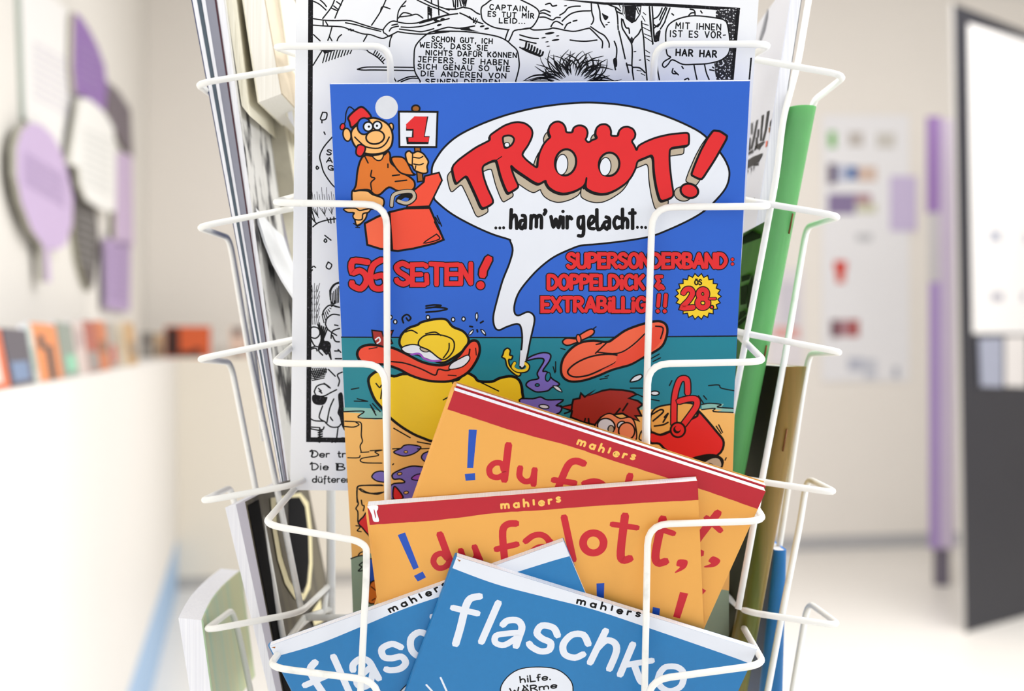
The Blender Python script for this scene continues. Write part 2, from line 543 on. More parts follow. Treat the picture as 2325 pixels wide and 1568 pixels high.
def standing_comic(px0, px1, h, name, label, c1, c2, wallp, wn, along, motif):
    """A comic album standing upright, cover towards the room: cover with a motif and a page block."""
    a = room_plane_hit(px0, 784, wallp, wn); b = room_plane_hit(px1, 784, wallp, wn)
    a.z = b.z = 1.1405
    t = wn * .012
    root = thing(name, label, 'comic book', a, 'comic albums standing along the counter')
    up = V((0, 0, h))
    lean = -wn * .015
    bm = bmesh.new()
    quad_prism(bm, [a, b, b + t * .8, a + t * .8], [x + up + lean for x in (a, b, b + t * .8, a + t * .8)]); fix(bm)
    put('page_block', bm, W['pages'], root)
    bm = bmesh.new()
    def sq(u0, u1, v0, v1, d0, d1, mi):
        def pt(u, v, d): return a + (b - a) * u + up * v + lean * v + wn * d
        quad_prism(bm, [pt(u0, v0, d0), pt(u1, v0, d0), pt(u1, v0, d1), pt(u0, v0, d1)],
                   [pt(u0, v1, d0), pt(u1, v1, d0), pt(u1, v1, d1), pt(u0, v1, d1)], mi)
    sq(0, 1, 0, 1, .0098, .0125, 0)
    for (u0, u1, v0, v1) in motif: sq(u0, u1, v0, v1, .0125, .0131, 1)
    fix(bm)
    put('cover', bm, [mat('album_' + c1[1:], c1, .4, .12, 25), mat('album_' + c2[1:], c2, .4, .12, 25)], root)
    settle(root)

WP = C1 - UX * .03                        # line of the books on the left counter
BOOKS = [
 (-70, 4, .125, 'grey-white comic album with an orange figure on the far left of the counter', '#d8683c', '#e8d9cf'),
 (8, 62, .125, 'dark slate comic album with blue lower half on the left counter', '#4f4a57', '#7088ac'),
 (62, 76, .122, 'narrow pale mint comic album between the slate and the orange one', '#c9d4cc', '#9fb8ae'),
 (74, 128, .13, 'bright orange comic album with a dark figure on the left counter', '#ee8d4c', '#3d3434'),
 (130, 164, .12, 'grey-green comic album with a mint patch, beside the bright orange one', '#8f9a90', '#8fd6b4'),
 (166, 190, .12, 'pinkish white comic album on the left counter', '#dccac4', '#b49a9a'),
 (191, 216, .125, 'brick red comic album with a grey lower part on the left counter', '#b0523f', '#9c9794'),
 (217, 240, .125, 'rust orange comic album with a brown band on the left counter', '#d0713a', '#8d5a3a'),
 (241, 262, .12, 'grey comic album with a red patch on the left counter', '#aaa49b', '#c4574c'),
 (263, 282, .122, 'beige comic album near the far end of the left counter', '#cdbfa8', '#b19f80'),
 (283, 304, .125, 'ochre comic album at the far end of the left counter', '#c79a5c', '#7f6b55'),
]
for i, (x0, x1, h, lab, c1, c2) in enumerate(BOOKS):
    mot = [[(.25, .75, .1, .75)], [(.1, .8, .08, .42)], [(.2, .8, .2, .6)], [(.4, .7, .0, .62), (.15, .4, .55, .8)], [(.3, .95, .08, .4)],
           [(.2, .7, .5, .85)], [(.05, .95, .03, .4)], [(.1, .9, .35, .6)], [(.2, .8, .1, .5)], [(.1, .6, .3, .8)], [(.3, .9, .2, .55)]][i]
    standing_comic(x0, x1, .082 + max(0, x0) / 304 * .05 + (h - .12) * .3, 'comic_album', lab, c1, c2, WP, UX, UY, mot)
WB = C1 + UY * .05
BOOKB = [
 (318, 348, .125, 'grey comic album with dark title at the counter corner', '#9c9690', '#6b635f', [(.1, .9, .6, .85)]),
 (350, 372, .12, 'tan comic album beside the wide orange one', '#c2a27d', '#806a58', [(.2, .8, .1, .5)]),
 (374, 478, .155, 'wide dark brown and orange comic album on the back counter', '#d9602f', '#3c1d14', [(.02, .32, .05, .95), (.32, .62, .02, .2), (.62, .8, .05, .3)]),
 (492, 512, .12, 'pale grey comic album between the orange one and the rack', '#d9d2ca', '#b5a9a0', [(.2, .8, .1, .5)]),
 (522, 556, .15, 'light comic album with a dark-haired pink face beside the rack', '#dfc0ae', '#4b4145', [(.25, .8, .72, .98), (.1, .9, .05, .2)]),
 (560, 590, .135, 'reddish beige comic album half hidden behind the rack', '#d3a996', '#a35a48', [(.1, .7, .2, .7)]),
]
for (x0, x1, h, lab, c1, c2, mot) in BOOKB:
    standing_comic(x0, x1, h, 'comic_album', lab, c1, c2, WB, -UY, UX, mot)

# ------------------------------------------------------------------ text boards mounted on the left wall
LW = CORNER + UX * .001
def wall_board(name, label, pts, colr, off=0.0, thick=.02, edge='#8d8b78', lines=None, linecol=None, cat='wall board', group=None):
    """A flat cut-out board on the left wall; outline given where it is seen, off = distance from the wall."""
    p0 = LW + UX * off
    fr = [room_plane_hit(x, y, p0 + UX * thick, UX) for x, y in nums(pts)]
    root = thing(name, label, cat, sum(fr, V()) / len(fr) - UX * thick, group)
    bm = bmesh.new()
    c = [tuple(q) for q in fr]
    quad_prism(bm, fr, [q - UX * thick for q in fr])
    for f in bm.faces: f.material_index = 1
    bm.faces.ensure_lookup_table()
    bm.faces[0].material_index = 0
    fix(bm)
    put('board', bm, [mat('board_' + colr[1:], colr, .6, .04, 8), mat('board_edge_' + edge[1:], edge, .6, .05, 8)], root)  # olive side tones hold the bubbles' edge shadows in the colour
    if lines:
        bm = bmesh.new()
        for (x0, y0, x1, y1) in lines:
            q = [room_plane_hit(x, y, p0 + UX * (thick + .001), UX) for x, y in ((x0, y0), (x1, y1), (x1, y1 + 5), (x0, y0 + 5))]
            quad_prism(bm, q, [v + UX * .001 for v in q])
        fix(bm)
        put('text_lines', bm, mat('board_text_' + linecol[1:], linecol, .6, .05, 8), root)
    settle(root)
    return root

wall_board('text_panel', 'large white text panel with a grey-green edge at the far left of the wall',
           '46 -60 165 30 168 215 182 225 180 385 150 372 58 270', '#f6f4f3', 0, .012, '#b3bdb3',
           [(76, 95 + i * 17, 158, 140 + i * 17) for i in range(8)], '#e4e0ea')
wall_board('speech_bubble_board', 'dark purple leaf-shaped speech bubble board high on the left wall',
           '168 28 182 36 202 66 222 105 238 150 243 200 238 262 212 245 190 218 172 214 166 150', '#8d68ad', .018, .012, '#cfc8b6',
           [(176, 95 + i * 16, 226, 122 + i * 16) for i in range(6)], '#a184bd')
wall_board('speech_bubble_board', 'dark grey angular speech bubble board behind the purple one on the left wall',
           '243 185 268 205 297 250 299 300 303 360 292 345 280 338 262 300 243 262', '#6d626c', .0, .012, '#6a6558')
wall_board('speech_bubble_board', 'pale lilac oval speech bubble board low on the left wall',
           '38 335 48 298 68 278 92 282 118 305 140 345 156 400 166 450 164 510 150 555 128 568 112 566 116 640 104 640 100 560 72 520 50 460 38 400', '#cdb6dc', .018, .014, '#b9b6a8',
           [(56, 345 + i * 13, 148, 400 + i * 13) for i in range(6)], '#b9a2cb')
wall_board('speech_bubble_board', 'charcoal pointed oval speech bubble board with pale text below the white one',
           '170 380 178 420 186 455 202 465 218 472 224 520 222 580 214 640 205 660 192 640 178 590 168 520 164 450', '#55504f', .0, .014, '#a9a68e',
           [(178, 480 + i * 18, 214, 494 + i * 18) for i in range(7)], '#8f8d8c')
wall_board('speech_bubble_board', 'white many-cornered speech bubble board in the middle of the left wall',
           '182 222 205 226 238 255 258 290 263 340 262 480 236 478 218 468 196 452 184 420 180 380 160 372', '#f3f2ef', .03, .012, '#d9d6ca',
           [(190, 290 + i * 17, 250, 318 + i * 17) for i in range(8)], '#dedfdd')
wall_board('speech_bubble_board', 'light lilac upright rectangular board right of the white speech bubble',
           '264 345 300 352 303 560 262 556', '#cbb4d6', .014, .012, '#c0bba8')
wall_board('text_panel', 'mid purple small text panel lowest on the left wall',
           '240 540 297 552 295 706 242 700', '#b59cc9', .014, .012, '#a293ad',
           [(246, 560 + i * 14, 290, 566 + i * 14) for i in range(9)], '#a78fbc')

# ------------------------------------------------------------------ right: wall poster with small pictures, notes, purple banner, black stand
BW = CORNER - UY * .001
def flat_on_back(bm, x0, y0, x1, y1, off, t, mi=0):
    p0 = BW - UY * off
    q = [room_plane_hit(x, y, p0, -UY) for x, y in ((x0, y0), (x1, y0), (x1, y1), (x0, y1))]
    quad_prism(bm, q, [v - UY * t for v in q], mi)
    return q

def back_sheet(name, label, cat, x0, y0, x1, y1, colr, pics=(), off=0.0, t=.012, sub='picture'):
    bm = bmesh.new()
    q = flat_on_back(bm, x0, y0, x1, y1, off, t)
    fix(bm)
    root = thing(name, label, cat, (q[2] + q[3]) / 2)
    put('sheet', bm, mat('sheet_' + colr[1:], colr, .6, .02, 6), root)
    for (a, b, c, d, cc) in pics:
        bm = bmesh.new()
        flat_on_back(bm, a, b, c, d, off + t + .0005, .002)
        fix(bm)
        put(sub, bm, mat('print_' + cc[1:], cc, .6, .15, 9), root)
    settle(root)
    return root

back_sheet('picture_poster', 'tall white wall poster with small coloured pictures right of the rack', 'poster', 1866, 262, 2062, 865, '#efeef1',
           [(1881, 298, 1898, 335, '#7cbf66'), (1926, 300, 1960, 332, '#c9c2bd'), (1990, 302, 2032, 336, '#d6d2cc'),
            (1880, 372, 1898, 418, '#5f4a66'), (1898, 375, 1925, 412, '#c3c8de'), (1926, 378, 1946, 408, '#3f6fb0'), (1947, 378, 1990, 412, '#ddc3b4'),
            (1880, 440, 1942, 486, '#8f7fa6'), (1943, 440, 1978, 462, '#b78f98'), (1945, 462, 1990, 484, '#d9d8bf'),
            (1944, 530, 1980, 548, '#cfcfd3'), (1894, 592, 1922, 616, '#dc3a2a'), (1898, 616, 1918, 642, '#e0604f'),
            (1886, 726, 1904, 766, '#6f4350'), (1904, 726, 1930, 764, '#b78890'), (1930, 726, 1950, 764, '#b2443f'),
            (1925, 812, 1960, 842, '#c5c8d6'), (1962, 815, 1990, 860, '#d3d5df'), (2028, 832, 2040, 858, '#b9bcc9')])
back_sheet('pinned_note', 'pale grey sheet with a pink stripe low on the back wall beside the rack', 'note', 1745, 610, 1822, 830, '#e6e0e4',
           [(1755, 742, 1815, 768, '#e9b0aa'), (1770, 640, 1810, 735, '#d9d4de')])
back_sheet('lilac_sheet', 'plain lilac rectangular sheet at the right edge of the white poster', 'sheet', 2021, 400, 2080, 524, '#cdbfe0', (), .014, .006)

bnr = thing('banner_board', 'narrow tall purple and grey banner board behind the black stand', 'banner', (0, 0, 0))
d = 6.6
def upright(px0, px1, d0, d1, y0, y1, t):
    """Prism with a vertical front face between two sighted edges."""
    a0, b0 = P(px0, y0, d0), P(px1, y0, d1)
    a1, b1 = P(px0, y1, d0), P(px1, y1, d1)
    u = (b0 - a0); u.z = 0
    nn = V((u.y, -u.x, 0)).normalized() * -t
    return [a0, b0, b1, a1], [v + nn for v in (a0, b0, b1, a1)]
def upr(name, m, parent, *a):
    bm = bmesh.new()
    f, b = upright(*a)
    quad_prism(bm, f, b); fix(bm)
    return put(name, bm, m, parent)
mp = mat('banner_purple', '#a583c0', .6, .05, 6)
ybot = 784 + H * F / d
upr('purple_field', mp, bnr, 2107, 2136, d, d, 264, 482, .03)
upr('grey_field', mat('banner_grey', '#d4d1d2', .6, .05, 6), bnr, 2111, 2140, d, d, 482, 640, .03)
upr('purple_field', mat('banner_lilac', '#b39ad0', .6, .05, 6), bnr, 2113, 2150, d, d, 640, 1245, .03)
upr('banner_foot', mat('banner_foot_grey', '#77707e', .6, .05, 6), bnr, 2126, 2156, d, d, 1245, ybot - .5, .05)
upr('side_strip', mat('banner_side', '#d8c9e0', .6, .05, 6), bnr, 2137, 2166, d - .02, d - .02, 270, 1245, .02)

stand = thing('exhibition_stand', 'tall black exhibition stand with white sheet at the right edge', 'display stand', P(2190, 1440, 5.42))
dA, dB = 5.45, 5.95
mblk = mat('stand_black', '#34343c', .45, .1, 4)
bm = bmesh.new()
def sp(x, y):      # on the front of the stand (leans slightly, so the edge runs 2165 -> 2192)
    s = (x - 2165) / 190.0
    return P(x, y, dA + (dB - dA) * s)
yb0 = 784 + H * F / dA - 3
f = [sp(2166, 8), sp(2390, 95), sp(2410, 1410), sp(2192, yb0)]
quad_prism(bm, f, [v + V((.02, .09, 0)) for v in f]); fix(bm)
put('panel', bm, mblk, stand)
bm = bmesh.new()
f = [P(2157, 10, dA + .05), P(2165.5, 8, dA + .001), P(2191.5, yb0, dA + .071), P(2184, yb0 + .5, dA + .12)]
quad_prism(bm, f, [v + V((.004, .012, 0)) for v in f]); fix(bm)
put('edge_strip', bm, mat('stand_edge_white', '#dcdad9', .5, .05, 4), stand)
def on_stand(name, pts, colr):
    f = [sp(x, y) - V((.006, .018, 0)) for x, y in nums(pts)]
    bm = bmesh.new()
    quad_prism(bm, f, [v + V((.002, .006, 0)) for v in f]); fix(bm)
    return put(name, bm, mat('standprint_' + colr[1:], colr, .6, .04, 6), stand)
on_stand('white_sheet', '2198 55 2390 112 2390 757 2208 757', '#f6f3f2')
settle(stand)
for c in list(stand.children):
    if c.name.startswith('white_sheet'): sheet_o = c
def on_sheet(pts, colr, name='text_mark', parent=None):
    f = [sp(x, y) - V((.009, .027, 0)) for x, y in nums(pts)]
    bm = bmesh.new()
    quad_prism(bm, f, [v + V((.001, .003, 0)) for v in f]); fix(bm)
    return put(name, bm, mat('standprint_' + colr[1:], colr, .6, .1, 20), parent)
marks = [('2250 388 2270 390 2270 402 2250 400', '#b9b4bd'), ('2300 262 2325 266 2325 282 2300 280', '#c8c9d2'), ('2305 396 2330 398 2330 416 2305 414', '#b4b6c2'),
         ('2248 524 2276 526 2276 550 2248 548', '#b0b4c4'), ('2305 530 2335 532 2335 554 2305 552', '#b0b4c4'),
         ('2250 664 2280 664 2280 684 2250 684', '#b7b5c0'), ('2306 664 2330 664 2330 684 2306 684', '#b7b5c0')]
bpy.context.view_layer.update()
for pts, cc in marks:
    o = on_sheet(pts, cc)
    o.parent = sheet_o; o.matrix_parent_inverse = sheet_o.matrix_world.inverted()
for pts, cc in [('2222 768 2276 766 2276 878 2226 876', '#a9adc0'), ('2281 764 2330 762 2330 878 2281 876', '#e9e4e2')]:
    o = on_sheet(pts, cc, 'label_sheet')
    o.parent = stand; o.matrix_parent_inverse = stand.matrix_world.inverted()

# ------------------------------------------------------------------ the wire rack
rack = thing('magazine_rack', 'white wire revolving magazine rack with bent wire pockets', 'magazine rack', (0, .84, 0))
RW = .00182
DF = .672
def wire_obj(name, paths, r=RW, parent=rack, fr=.011):
    bm = bmesh.new()
    for p in paths: tube(bm, fillet(p, fr), r)
    return put(name, bm, W['wire'], parent)
def pxs(*a): return [P(*t) for t in a]
zt, zb = H + .42, .12
posts = [V((-.1096, .80, 0)), V((.1150, .80, 0)), V((-.1096, .93, 0)), V((.1150, .93, 0))]
for p in posts:
    bm = bmesh.new()
    tube(bm, [p + V((0, 0, zb)), p + V((0, 0, zt))], .0027)
    put('corner_post', bm, W['wire'], rack)
for z in (zt, zt - .27, .62, .98, zb):
    bm = bmesh.new()
    q = [posts[i] + V((0, 0, z)) for i in (0, 1, 3, 2)]
    for i in range(4): tube(bm, [q[i], q[(i + 1) % 4]], .0018)
    put('frame_ring', bm, W['wire'], rack)
bm = bmesh.new(); tube(bm, [V((.0027, .865, .03)), V((.0027, .865, zt + .05))], .0125, 18); put('centre_pole', bm, W['wire'], rack)
bm = bmesh.new()
for z0, z1, r0, r1 in ((0, .012, .2, .2), (.012, .03, .2, .03)):
    bmesh.ops.create_cone(bm, cap_ends=True, segments=40, radius1=r0, radius2=r1, depth=z1 - z0, matrix=Matrix.Translation((.0027, .865, (z0 + z1) / 2)))
put('base_disc', bm, W['wire'], rack, True)

# front pockets: (outer left, inner left, left vertical end, inner right, right vertical end, outer right, back corner y left, right)
FRONT = [
 ((622, 105), (884, 105), [(888, 190, .679), (893, 1000, .729)], (1488, 101), [(1483, 190, .679), (1470, 1000, .729)], (1750, 100), 130, 150),
 ((620, 460), (878, 464), [(880, 1130, .7095), (884, 1380, .724)], (1481, 470), [(1464, 1020, .703), (1455, 1380, .724)], (1750, 468), 440, 450),
 ((620, 824), (874, 826), [(881, 1130, .692), (884, 1380, .712)], (1471, 826), [(1468, 1020, .685), (1462, 1380, .712)], (1737, 821), 764, 752),
 ((599, 1190), (834, 1232), [(832, 1300, .6765), (817, 1600, .689)], (1471, 1190), [(1467, 1400, .6795), (1462, 1640, .689)], (1737, 1182), 1085, 1080),
 ((610, 1514), (858, 1545), [(862, 1640, .676), (862, 1800, .684)], (1474, 1543), [(1468, 1640, .676), (1465, 1800, .684)], (1736, 1508), 1402, 1388),
]
BKD = .773
for (ol, il, lv, ir, rv, orr, ybl, ybr) in FRONT:
    bl, br = P(690, ybl, BKD), P(1668, ybr, BKD)
    il_, ir_ = P(*il, DF), P(*ir, DF)
    if abs(il[1] - ol[1]) > 38:                          # the bent pocket front
        left = [bl, P(*ol, DF), P(808, 1226, DF), P(832, 1240, DF)] + pxs(*lv)
    else:
        left = [bl, P(*ol, DF), il_] + pxs(*lv)
    right = [br, P(*orr, DF), ir_] + pxs(*rv)
    zlow = left[-1].z
    # the two verticals curve back under the magazines to the frame
    left.append(V((left[-1].x, BKD, zlow - .004)))
    right.append(V((right[-1].x, BKD, right[-1].z - .004)))
    wire_obj('wire_pocket', [left, right, [bl + (bl - br).normalized() * 0, br]])
    for lk in ([bl, V((posts[0].x, posts[0].y - .001, bl.z))], [br, V((posts[1].x, posts[1].y - .001, br.z))],
               [V((left[-1].x, BKD, zlow - .004)), V((right[-1].x, BKD, right[-1].z - .004))]):
        wire_obj('pocket_link', [lk])

LEFT = [
 ((446, 190), (505, 232, .80), [(600, 1000, .80)], (680, 152)),
 ((447, 515), (521, 540, .794), [(565, 800, .785), (625, 1090, .765), (684, 1385, .752)], (680, 470)),
 ((447, 815), (524, 822, .794), [(592, 1168, .772), (640, 1433, .752), (660, 1540, .75)], (680, 768)),
 ((456, 1138), (525, 1105, .794), [(600, 1480, .79), (640, 1700, .78)], (680, 1098)),
 ((464, 1431), (527, 1384, .794), [(545, 1450, .79), (600, 1720, .775)], (682, 1390)),
]
for (oc, ic, vs, bend) in LEFT:
    yb = bend[1]
    path = [P(746, yb - 60 if yb > 784 else yb - 30, .80), P(bend[0], yb, .735), P(*oc, .714), P(*ic)] + pxs(*vs)
    wire_obj('wire_pocket', [path])
wire_obj('wire_pocket', [[P(742, 1330, .80), P(735, 1395, .79), P(700, 1402, .785), P(665, 1435, .76)]])

RIGHT = [
 ((1921, 171), (1846, 230, .79), [(1775, 560, .83), (1700, 900, .83)], (1690, 131)),
 ((1910, 491), (1831, 515, .79), [(1784, 800, .742), (1728, 1100, .729), (1676, 1382, .729)], (1680, 452)),
 ((1914, 800), (1838, 803, .79), [(1825, 870, .79), (1720, 1568, .80)], (1668, 752)),
 ((1901, 1119), (1832, 1085, .775), [(1816, 1190, .765), (1780, 1370, .752), (1743, 1568, .75), (1725, 1660, .75)], (1655, 1082)),
 ((1909, 1421), (1834, 1366, .775), [(1799, 1568, .77), (1780, 1700, .765)], (1690, 1388)),
]
for (oc, ic, vs, bend) in RIGHT:
    yb = bend[1]
    path = [P(1624, yb - 60 if yb > 784 else yb - 30, .80), P(bend[0], yb, .735), P(*oc, .714), P(*ic)] + pxs(*vs)
    wire_obj('wire_pocket', [path])
wire_obj('wire_pocket', [pxs((1846, -60, .77), (1812, 143, .75), (1778, 268, .736), (1763, 400, .732), (1688, 800, .732), (1650, 1000, .735))])
wire_obj('wire_pocket', [[P(1624, 1320, .80), P(1640, 1386, .785), P(1672, 1386, .775)]])
settle(rack)
# ------------------------------------------------------------------ magazines in the front pockets
def booklet(name, label, cat, sh, art_fn, cover_m, corners, t, group=None, art_mesh=None, ct=.0002):
    """Empty at the sheet's corner > cover (front with its printing, spine, back) and page_block. corners: local outline, clockwise from top left."""
    root = thing(name, label, cat, (0, 0, 0), group)
    root.matrix_world = sh.m
    if art_mesh is None:
        a = Art(sh)
        base = a.mi(cover_m)
        quad_prism(a.bm, [(x, y, 0) for x, y in corners], [(x, y, -ct) for x, y in corners], base)
        quad_prism(a.bm, [(x, y, -t + ct) for x, y in corners], [(x, y, -t) for x, y in corners], base)
        (x0, y0), (x3, y3) = corners[0], corners[3]
        seg = 6                                            # rounded spine on the left edge
        pr = [(-math.sin(math.pi * k / seg) * t * (.3 if t > .0036 else .06), -t / 2 + math.cos(math.pi * k / seg) * t / 2) for k in range(seg + 1)]
        quad_prism(a.bm, [(x0 + dx, y0, dz) for dx, dz in pr], [(x3 + dx, y3, dz) for dx, dz in pr], base)
        fix(a.bm)
        art_fn(a)
        co = put('cover', a.bm, a.mats, root)
    else:
        co = bpy.data.objects.new('cover', art_mesh)
        COL.objects.link(co)
        co.parent = root
    co.matrix_parent_inverse = Matrix()
    bm = bmesh.new()
    i = .0003
    cx = sum(c[0] for c in corners) / 4; cy = sum(c[1] for c in corners) / 4
    ins = [(x + (i * .2 if x < cx else -i), y + (i if y < cy else 1e-5)) for x, y in corners]
    quad_prism(bm, [(x, y, -ct) for x, y in ins], [(x, y, -t + ct) for x, y in ins]); fix(bm)
    put('page_block', bm, W['pages'], root)
    return root, co

# ---- white comic page (black line art, in the topmost front pocket)
shp = Sheet([(672, 105, .680), (1722, 105, .680), (660, 1113, .745)], (673, -48), (1726, -52))
def art_page(a):
    ip = 'ink'
    a.fill('inkgrain', 'O', '700 -30 711 -30 706 1001 695 1001', False)
    a.fill('inkgrain', 'O', '695 992 1640 1006 1640 1016 695 1003', False)
    a.fill('inkgrain', 'K', '-3400 -190 700 -15 1400 38 2325 52 3633 128 3633 190 2325 105 1400 80 700 0 -3400 -120', False)
    a.fill('speckle', 'L', '1345 160 1750 130 1690 660 1625 1315 1355 1315 1330 1180 1320 1045 1400 1010 1560 890 1590 700 1545 420 1500 335 1345 300', False)
    a.fill('inkgrain', 'L', '1745 130 1700 650 1640 1315 1590 1315 1640 650 1690 140', False)
    a.fill('inkgrain', 'L', '1915 955 1945 950 1912 1312 1885 1312', False)
    a.fill('inkgrain', 'K', '1690 90 2010 95 1990 240 1920 350 1850 385 1760 320 1690 230', False)
    a.fill('paper', 'K', '1700 110 1730 110 1745 300 1702 230', False)
    a.fill('paper', 'K', '1925 110 1990 110 1975 230 1905 330', False)
    a.lines(ip, 'K', '1920 130 1960 230|1945 120 1985 200|1715 120 1725 230', 2.5)
    # speech balloons
    def bal(fr, d): a.fill('paper', fr, d, True, 'ink', 3.2)
    bal('J', '1320 -30 1180 60 1120 110 1115 210 1150 310 1300 400 1500 435 1510 445 1470 575 1515 605 1560 520 1610 445 1820 415 1900 350 1960 230 1950 150 1860 80 1700 0 1600 -60')
    bal('J', '130 830 160 660 320 500 470 460 900 465 1290 520 1460 580 1560 660 1640 740 1668 880 1668 1000 1620 1190 1560 1400 300 1400 220 1190 140 1040')
    bal('L', '520 660 530 490 600 380 760 300 1000 260 1345 295 1490 335 1540 420 1580 700 1560 870 1480 960 1380 1010 1200 1050 1000 1060 800 1060 630 985 560 1060 500 1110 465 1070 500 1010 600 945 540 890')
    T = lambda s, p0, p1, h, fr='J', w=2.7: a.text('ink', fr, s, p0, p1, h * .94, w, track=.36)
    T('CAPTAIN,', (1240, 138), (1815, 168), 78); T('ES TUT MIR', (1215, 237), (1885, 270), 74); T('LEID...', (1380, 335), (1755, 345), 74)
    T('SCHON GUT, ICH', (390, 605), (1275, 640), 76); T('WEISS, DASS SIE', (215, 690), (1205, 742), 78)
    T('NICHTS DAFÜR KÖNNEN', (305, 806), (1630, 845), 74); T('JEFFERS. SIE HABEN', (190, 905), (1505, 955), 80)
    T('SICH GENAU SO WIE', (185, 1010), (1530, 1045), 76); T('DIE ANDEREN VON', (235, 1112), (1475, 1148), 76); T('SEINEN DEPPEN', (300, 1232), (1380, 1240), 76)
    T('MIT IHNEN', (685, 470), (1425, 498), 105, 'L'); T('IST ES VOR-', (590, 605), (1505, 628), 108, 'L'); T('HAR HAR', (690, 915), (1355, 945), 112, 'L', 3.6)
    # branches and trees, upper left
    a.lines(ip, 'I', '270 222 400 240 530 245 700 245 850 290 1000 335 1100 355|262 298 400 308 600 318 700 350 850 400 950 412 1080 455 1150 435 1270 375|650 270 780 295 900 330 1070 372|380 220 480 90 520 0|525 215 560 130 620 0|480 95 560 130|510 70 565 115|545 20 600 60|270 15 340 50 420 120|350 0 395 40 425 80|385 250 385 300|415 255 440 300|960 300 1065 140 1130 0|1065 140 1090 80 1180 105|1265 250 1275 150 1310 80 1370 10|1320 80 1360 70|1280 215 1340 150 1440 180 1300 200|1440 180 1500 170 1570 215|1110 395 1100 350 1160 275 1220 250 1290 265 1380 278 1500 272 1600 240 1882 170|1120 395 1165 430 1200 410|1170 370 1200 330 1280 310|1200 300 1270 285|1310 320 1420 325 1560 310 1720 265 1882 220|1290 345 1450 365 1560 375 1700 340|1270 375 1400 395 1600 405 1882 375', 3.0)
    a.lines(ip, 'I', '1500 0 1650 70 1760 110 1882 170|1570 -10 1700 55 1882 120|1630 80 1632 230|1670 100 1668 210|1670 0 1672 30|1750 0 1760 180|490 320 460 430 440 480|460 430 490 485|270 410 350 485|550 485 570 440 605 410|865 490 905 420|1205 415 1180 480 1172 555|265 775 330 670 380 590|350 590 430 592 850 585 930 620 1030 680 1105 755|790 822 870 800 1000 795 1465 800|790 822 870 832 1000 830 1465 838|1200 880 1250 965|1270 965 1390 915 1490 905|1310 970 1420 930 1510 930', 3.0)
    a.lines(ip, 'I', '%s' % '|'.join('%d %d %d %d' % (x, 590, x - 40 + i * 2, 745 - i * 12) for i, x in enumerate(range(420, 740, 34))), 2.6)
    a.lines(ip, 'I', '|'.join('%d %d %d %d' % (980 + i * 22, 650 + i * 16, 1010 + i * 22, 590 + i * 22) for i in range(6)), 2.6)
    for x, y in ((700, 350), (730, 360), (1720, 240), (1760, 300), (1800, 225)): a.disc('ink', 'I', x, y, 24, 11, -15)
    a.lines('ink', 'I', '1640 90 1668 120|1635 120 1668 150|1640 160 1668 180', 5)
    a.fill('inkgrain', 'I', '350 586 500 588 520 600 400 640 385 612', False)
    # centre: log, trunks, hair
    a.lines(ip, 'J', '410 460 580 410 650 400 800 415 1020 380|420 490 560 460 900 462|210 340 400 290 600 225 770 200|800 190 900 235 1010 300 1140 350|860 110 960 130 1040 185 1095 210|600 130 740 135 860 100|700 0 715 100|740 0 735 120|770 0 770 100|800 0 820 90|850 0 860 80|900 0 880 90', 3.2)
    a.fill('inkgrain', 'J', '820 0 900 0 880 70 840 60', False); a.fill('inkgrain', 'J', '790 410 930 390 960 430 1100 470 1010 460 820 440', False)
    a.lines('ink', 'J', '900 230 980 290|940 240 1000 300|1000 260 1000 330|1040 265 1010 330|1060 290 1030 350', 2.6)
    for x, y in ((470, 310), (550, 285), (500, 365), (1130, 385), (1195, 420)): a.disc('ink', 'J', x, y, 36, 14, -12)
    a.lines(ip, 'K', '0 575 100 605 210 630 310 635|0 650 150 690 270 715|0 780 150 860 340 930|0 490 150 465 240 495 480 480 560 462 780 505 920 515 1120 470 1170 480 1310 620 1365 690 1360 790|1170 440 1300 530 1400 590 1470 700 1475 780|830 660 950 675 1100 680 1275 660|425 75 500 55 540 100 610 88|340 185 410 165 500 200|330 220 400 215 510 265|330 285 420 285 540 330 600 290 670 290|515 440 560 370 620 355 710 410|660 250 740 200 800 130 900 105 1000 102|700 350 760 290 860 220 1000 185 1170 178|740 470 780 400 840 370|880 350 945 335|1180 40 1190 200 1220 310 1200 380 1180 400|1280 40 1320 180 1335 330 1400 450', 3.2)
    a.lines(ip, 'K', '1580 140 1610 250 1620 400|1620 420 1625 490|1635 510 1680 700 1740 970|1680 310 1690 450 1750 560 1850 740 1850 1080|2010 350 2020 480 2045 640 2060 900 2085 1150 2100 1320|2140 110 2165 400 2180 600 2195 730|2185 110 2200 330 2215 560 2240 680|1700 320 1750 450 1800 470 1810 550|2000 480 1960 560 1900 620|1430 60 1500 90 1600 130 1660 180|1600 190 1690 230|1560 680 1600 800 1590 960 1560 1040 1580 1150|1760 1040 1770 1080 1800 1200|1760 1070 1850 1085 1860 1180 1880 1310|1870 1110 1980 1120 2070 1200', 3.4)
    a.lines('ink', 'K', '1640 80 1660 130|2040 210 2075 240|2020 270 2065 345|2030 390 2115 415|2030 450 2150 510|2060 560 2160 600|2060 610 2170 680|2080 830 2140 870|2075 920 2140 935|2100 980 2135 1000|1940 1160 2000 1170|2010 1215 2060 1240', 5.0, taper=.6)
    a.fill('inkgrain', 'K', '1355 215 1400 240 1460 270 1450 310 1410 335 1380 290'); a.fill('inkgrain', 'K', '2240 560 2300 500 2325 520 2290 660 2230 690'); a.fill('inkgrain', 'K', '1540 980 1600 960 1605 1090 1560 1100')
    a.fill('inkgrain', 'K', '1770 620 1800 600 1820 640 1850 600 1870 640 1920 590 1850 740', False)
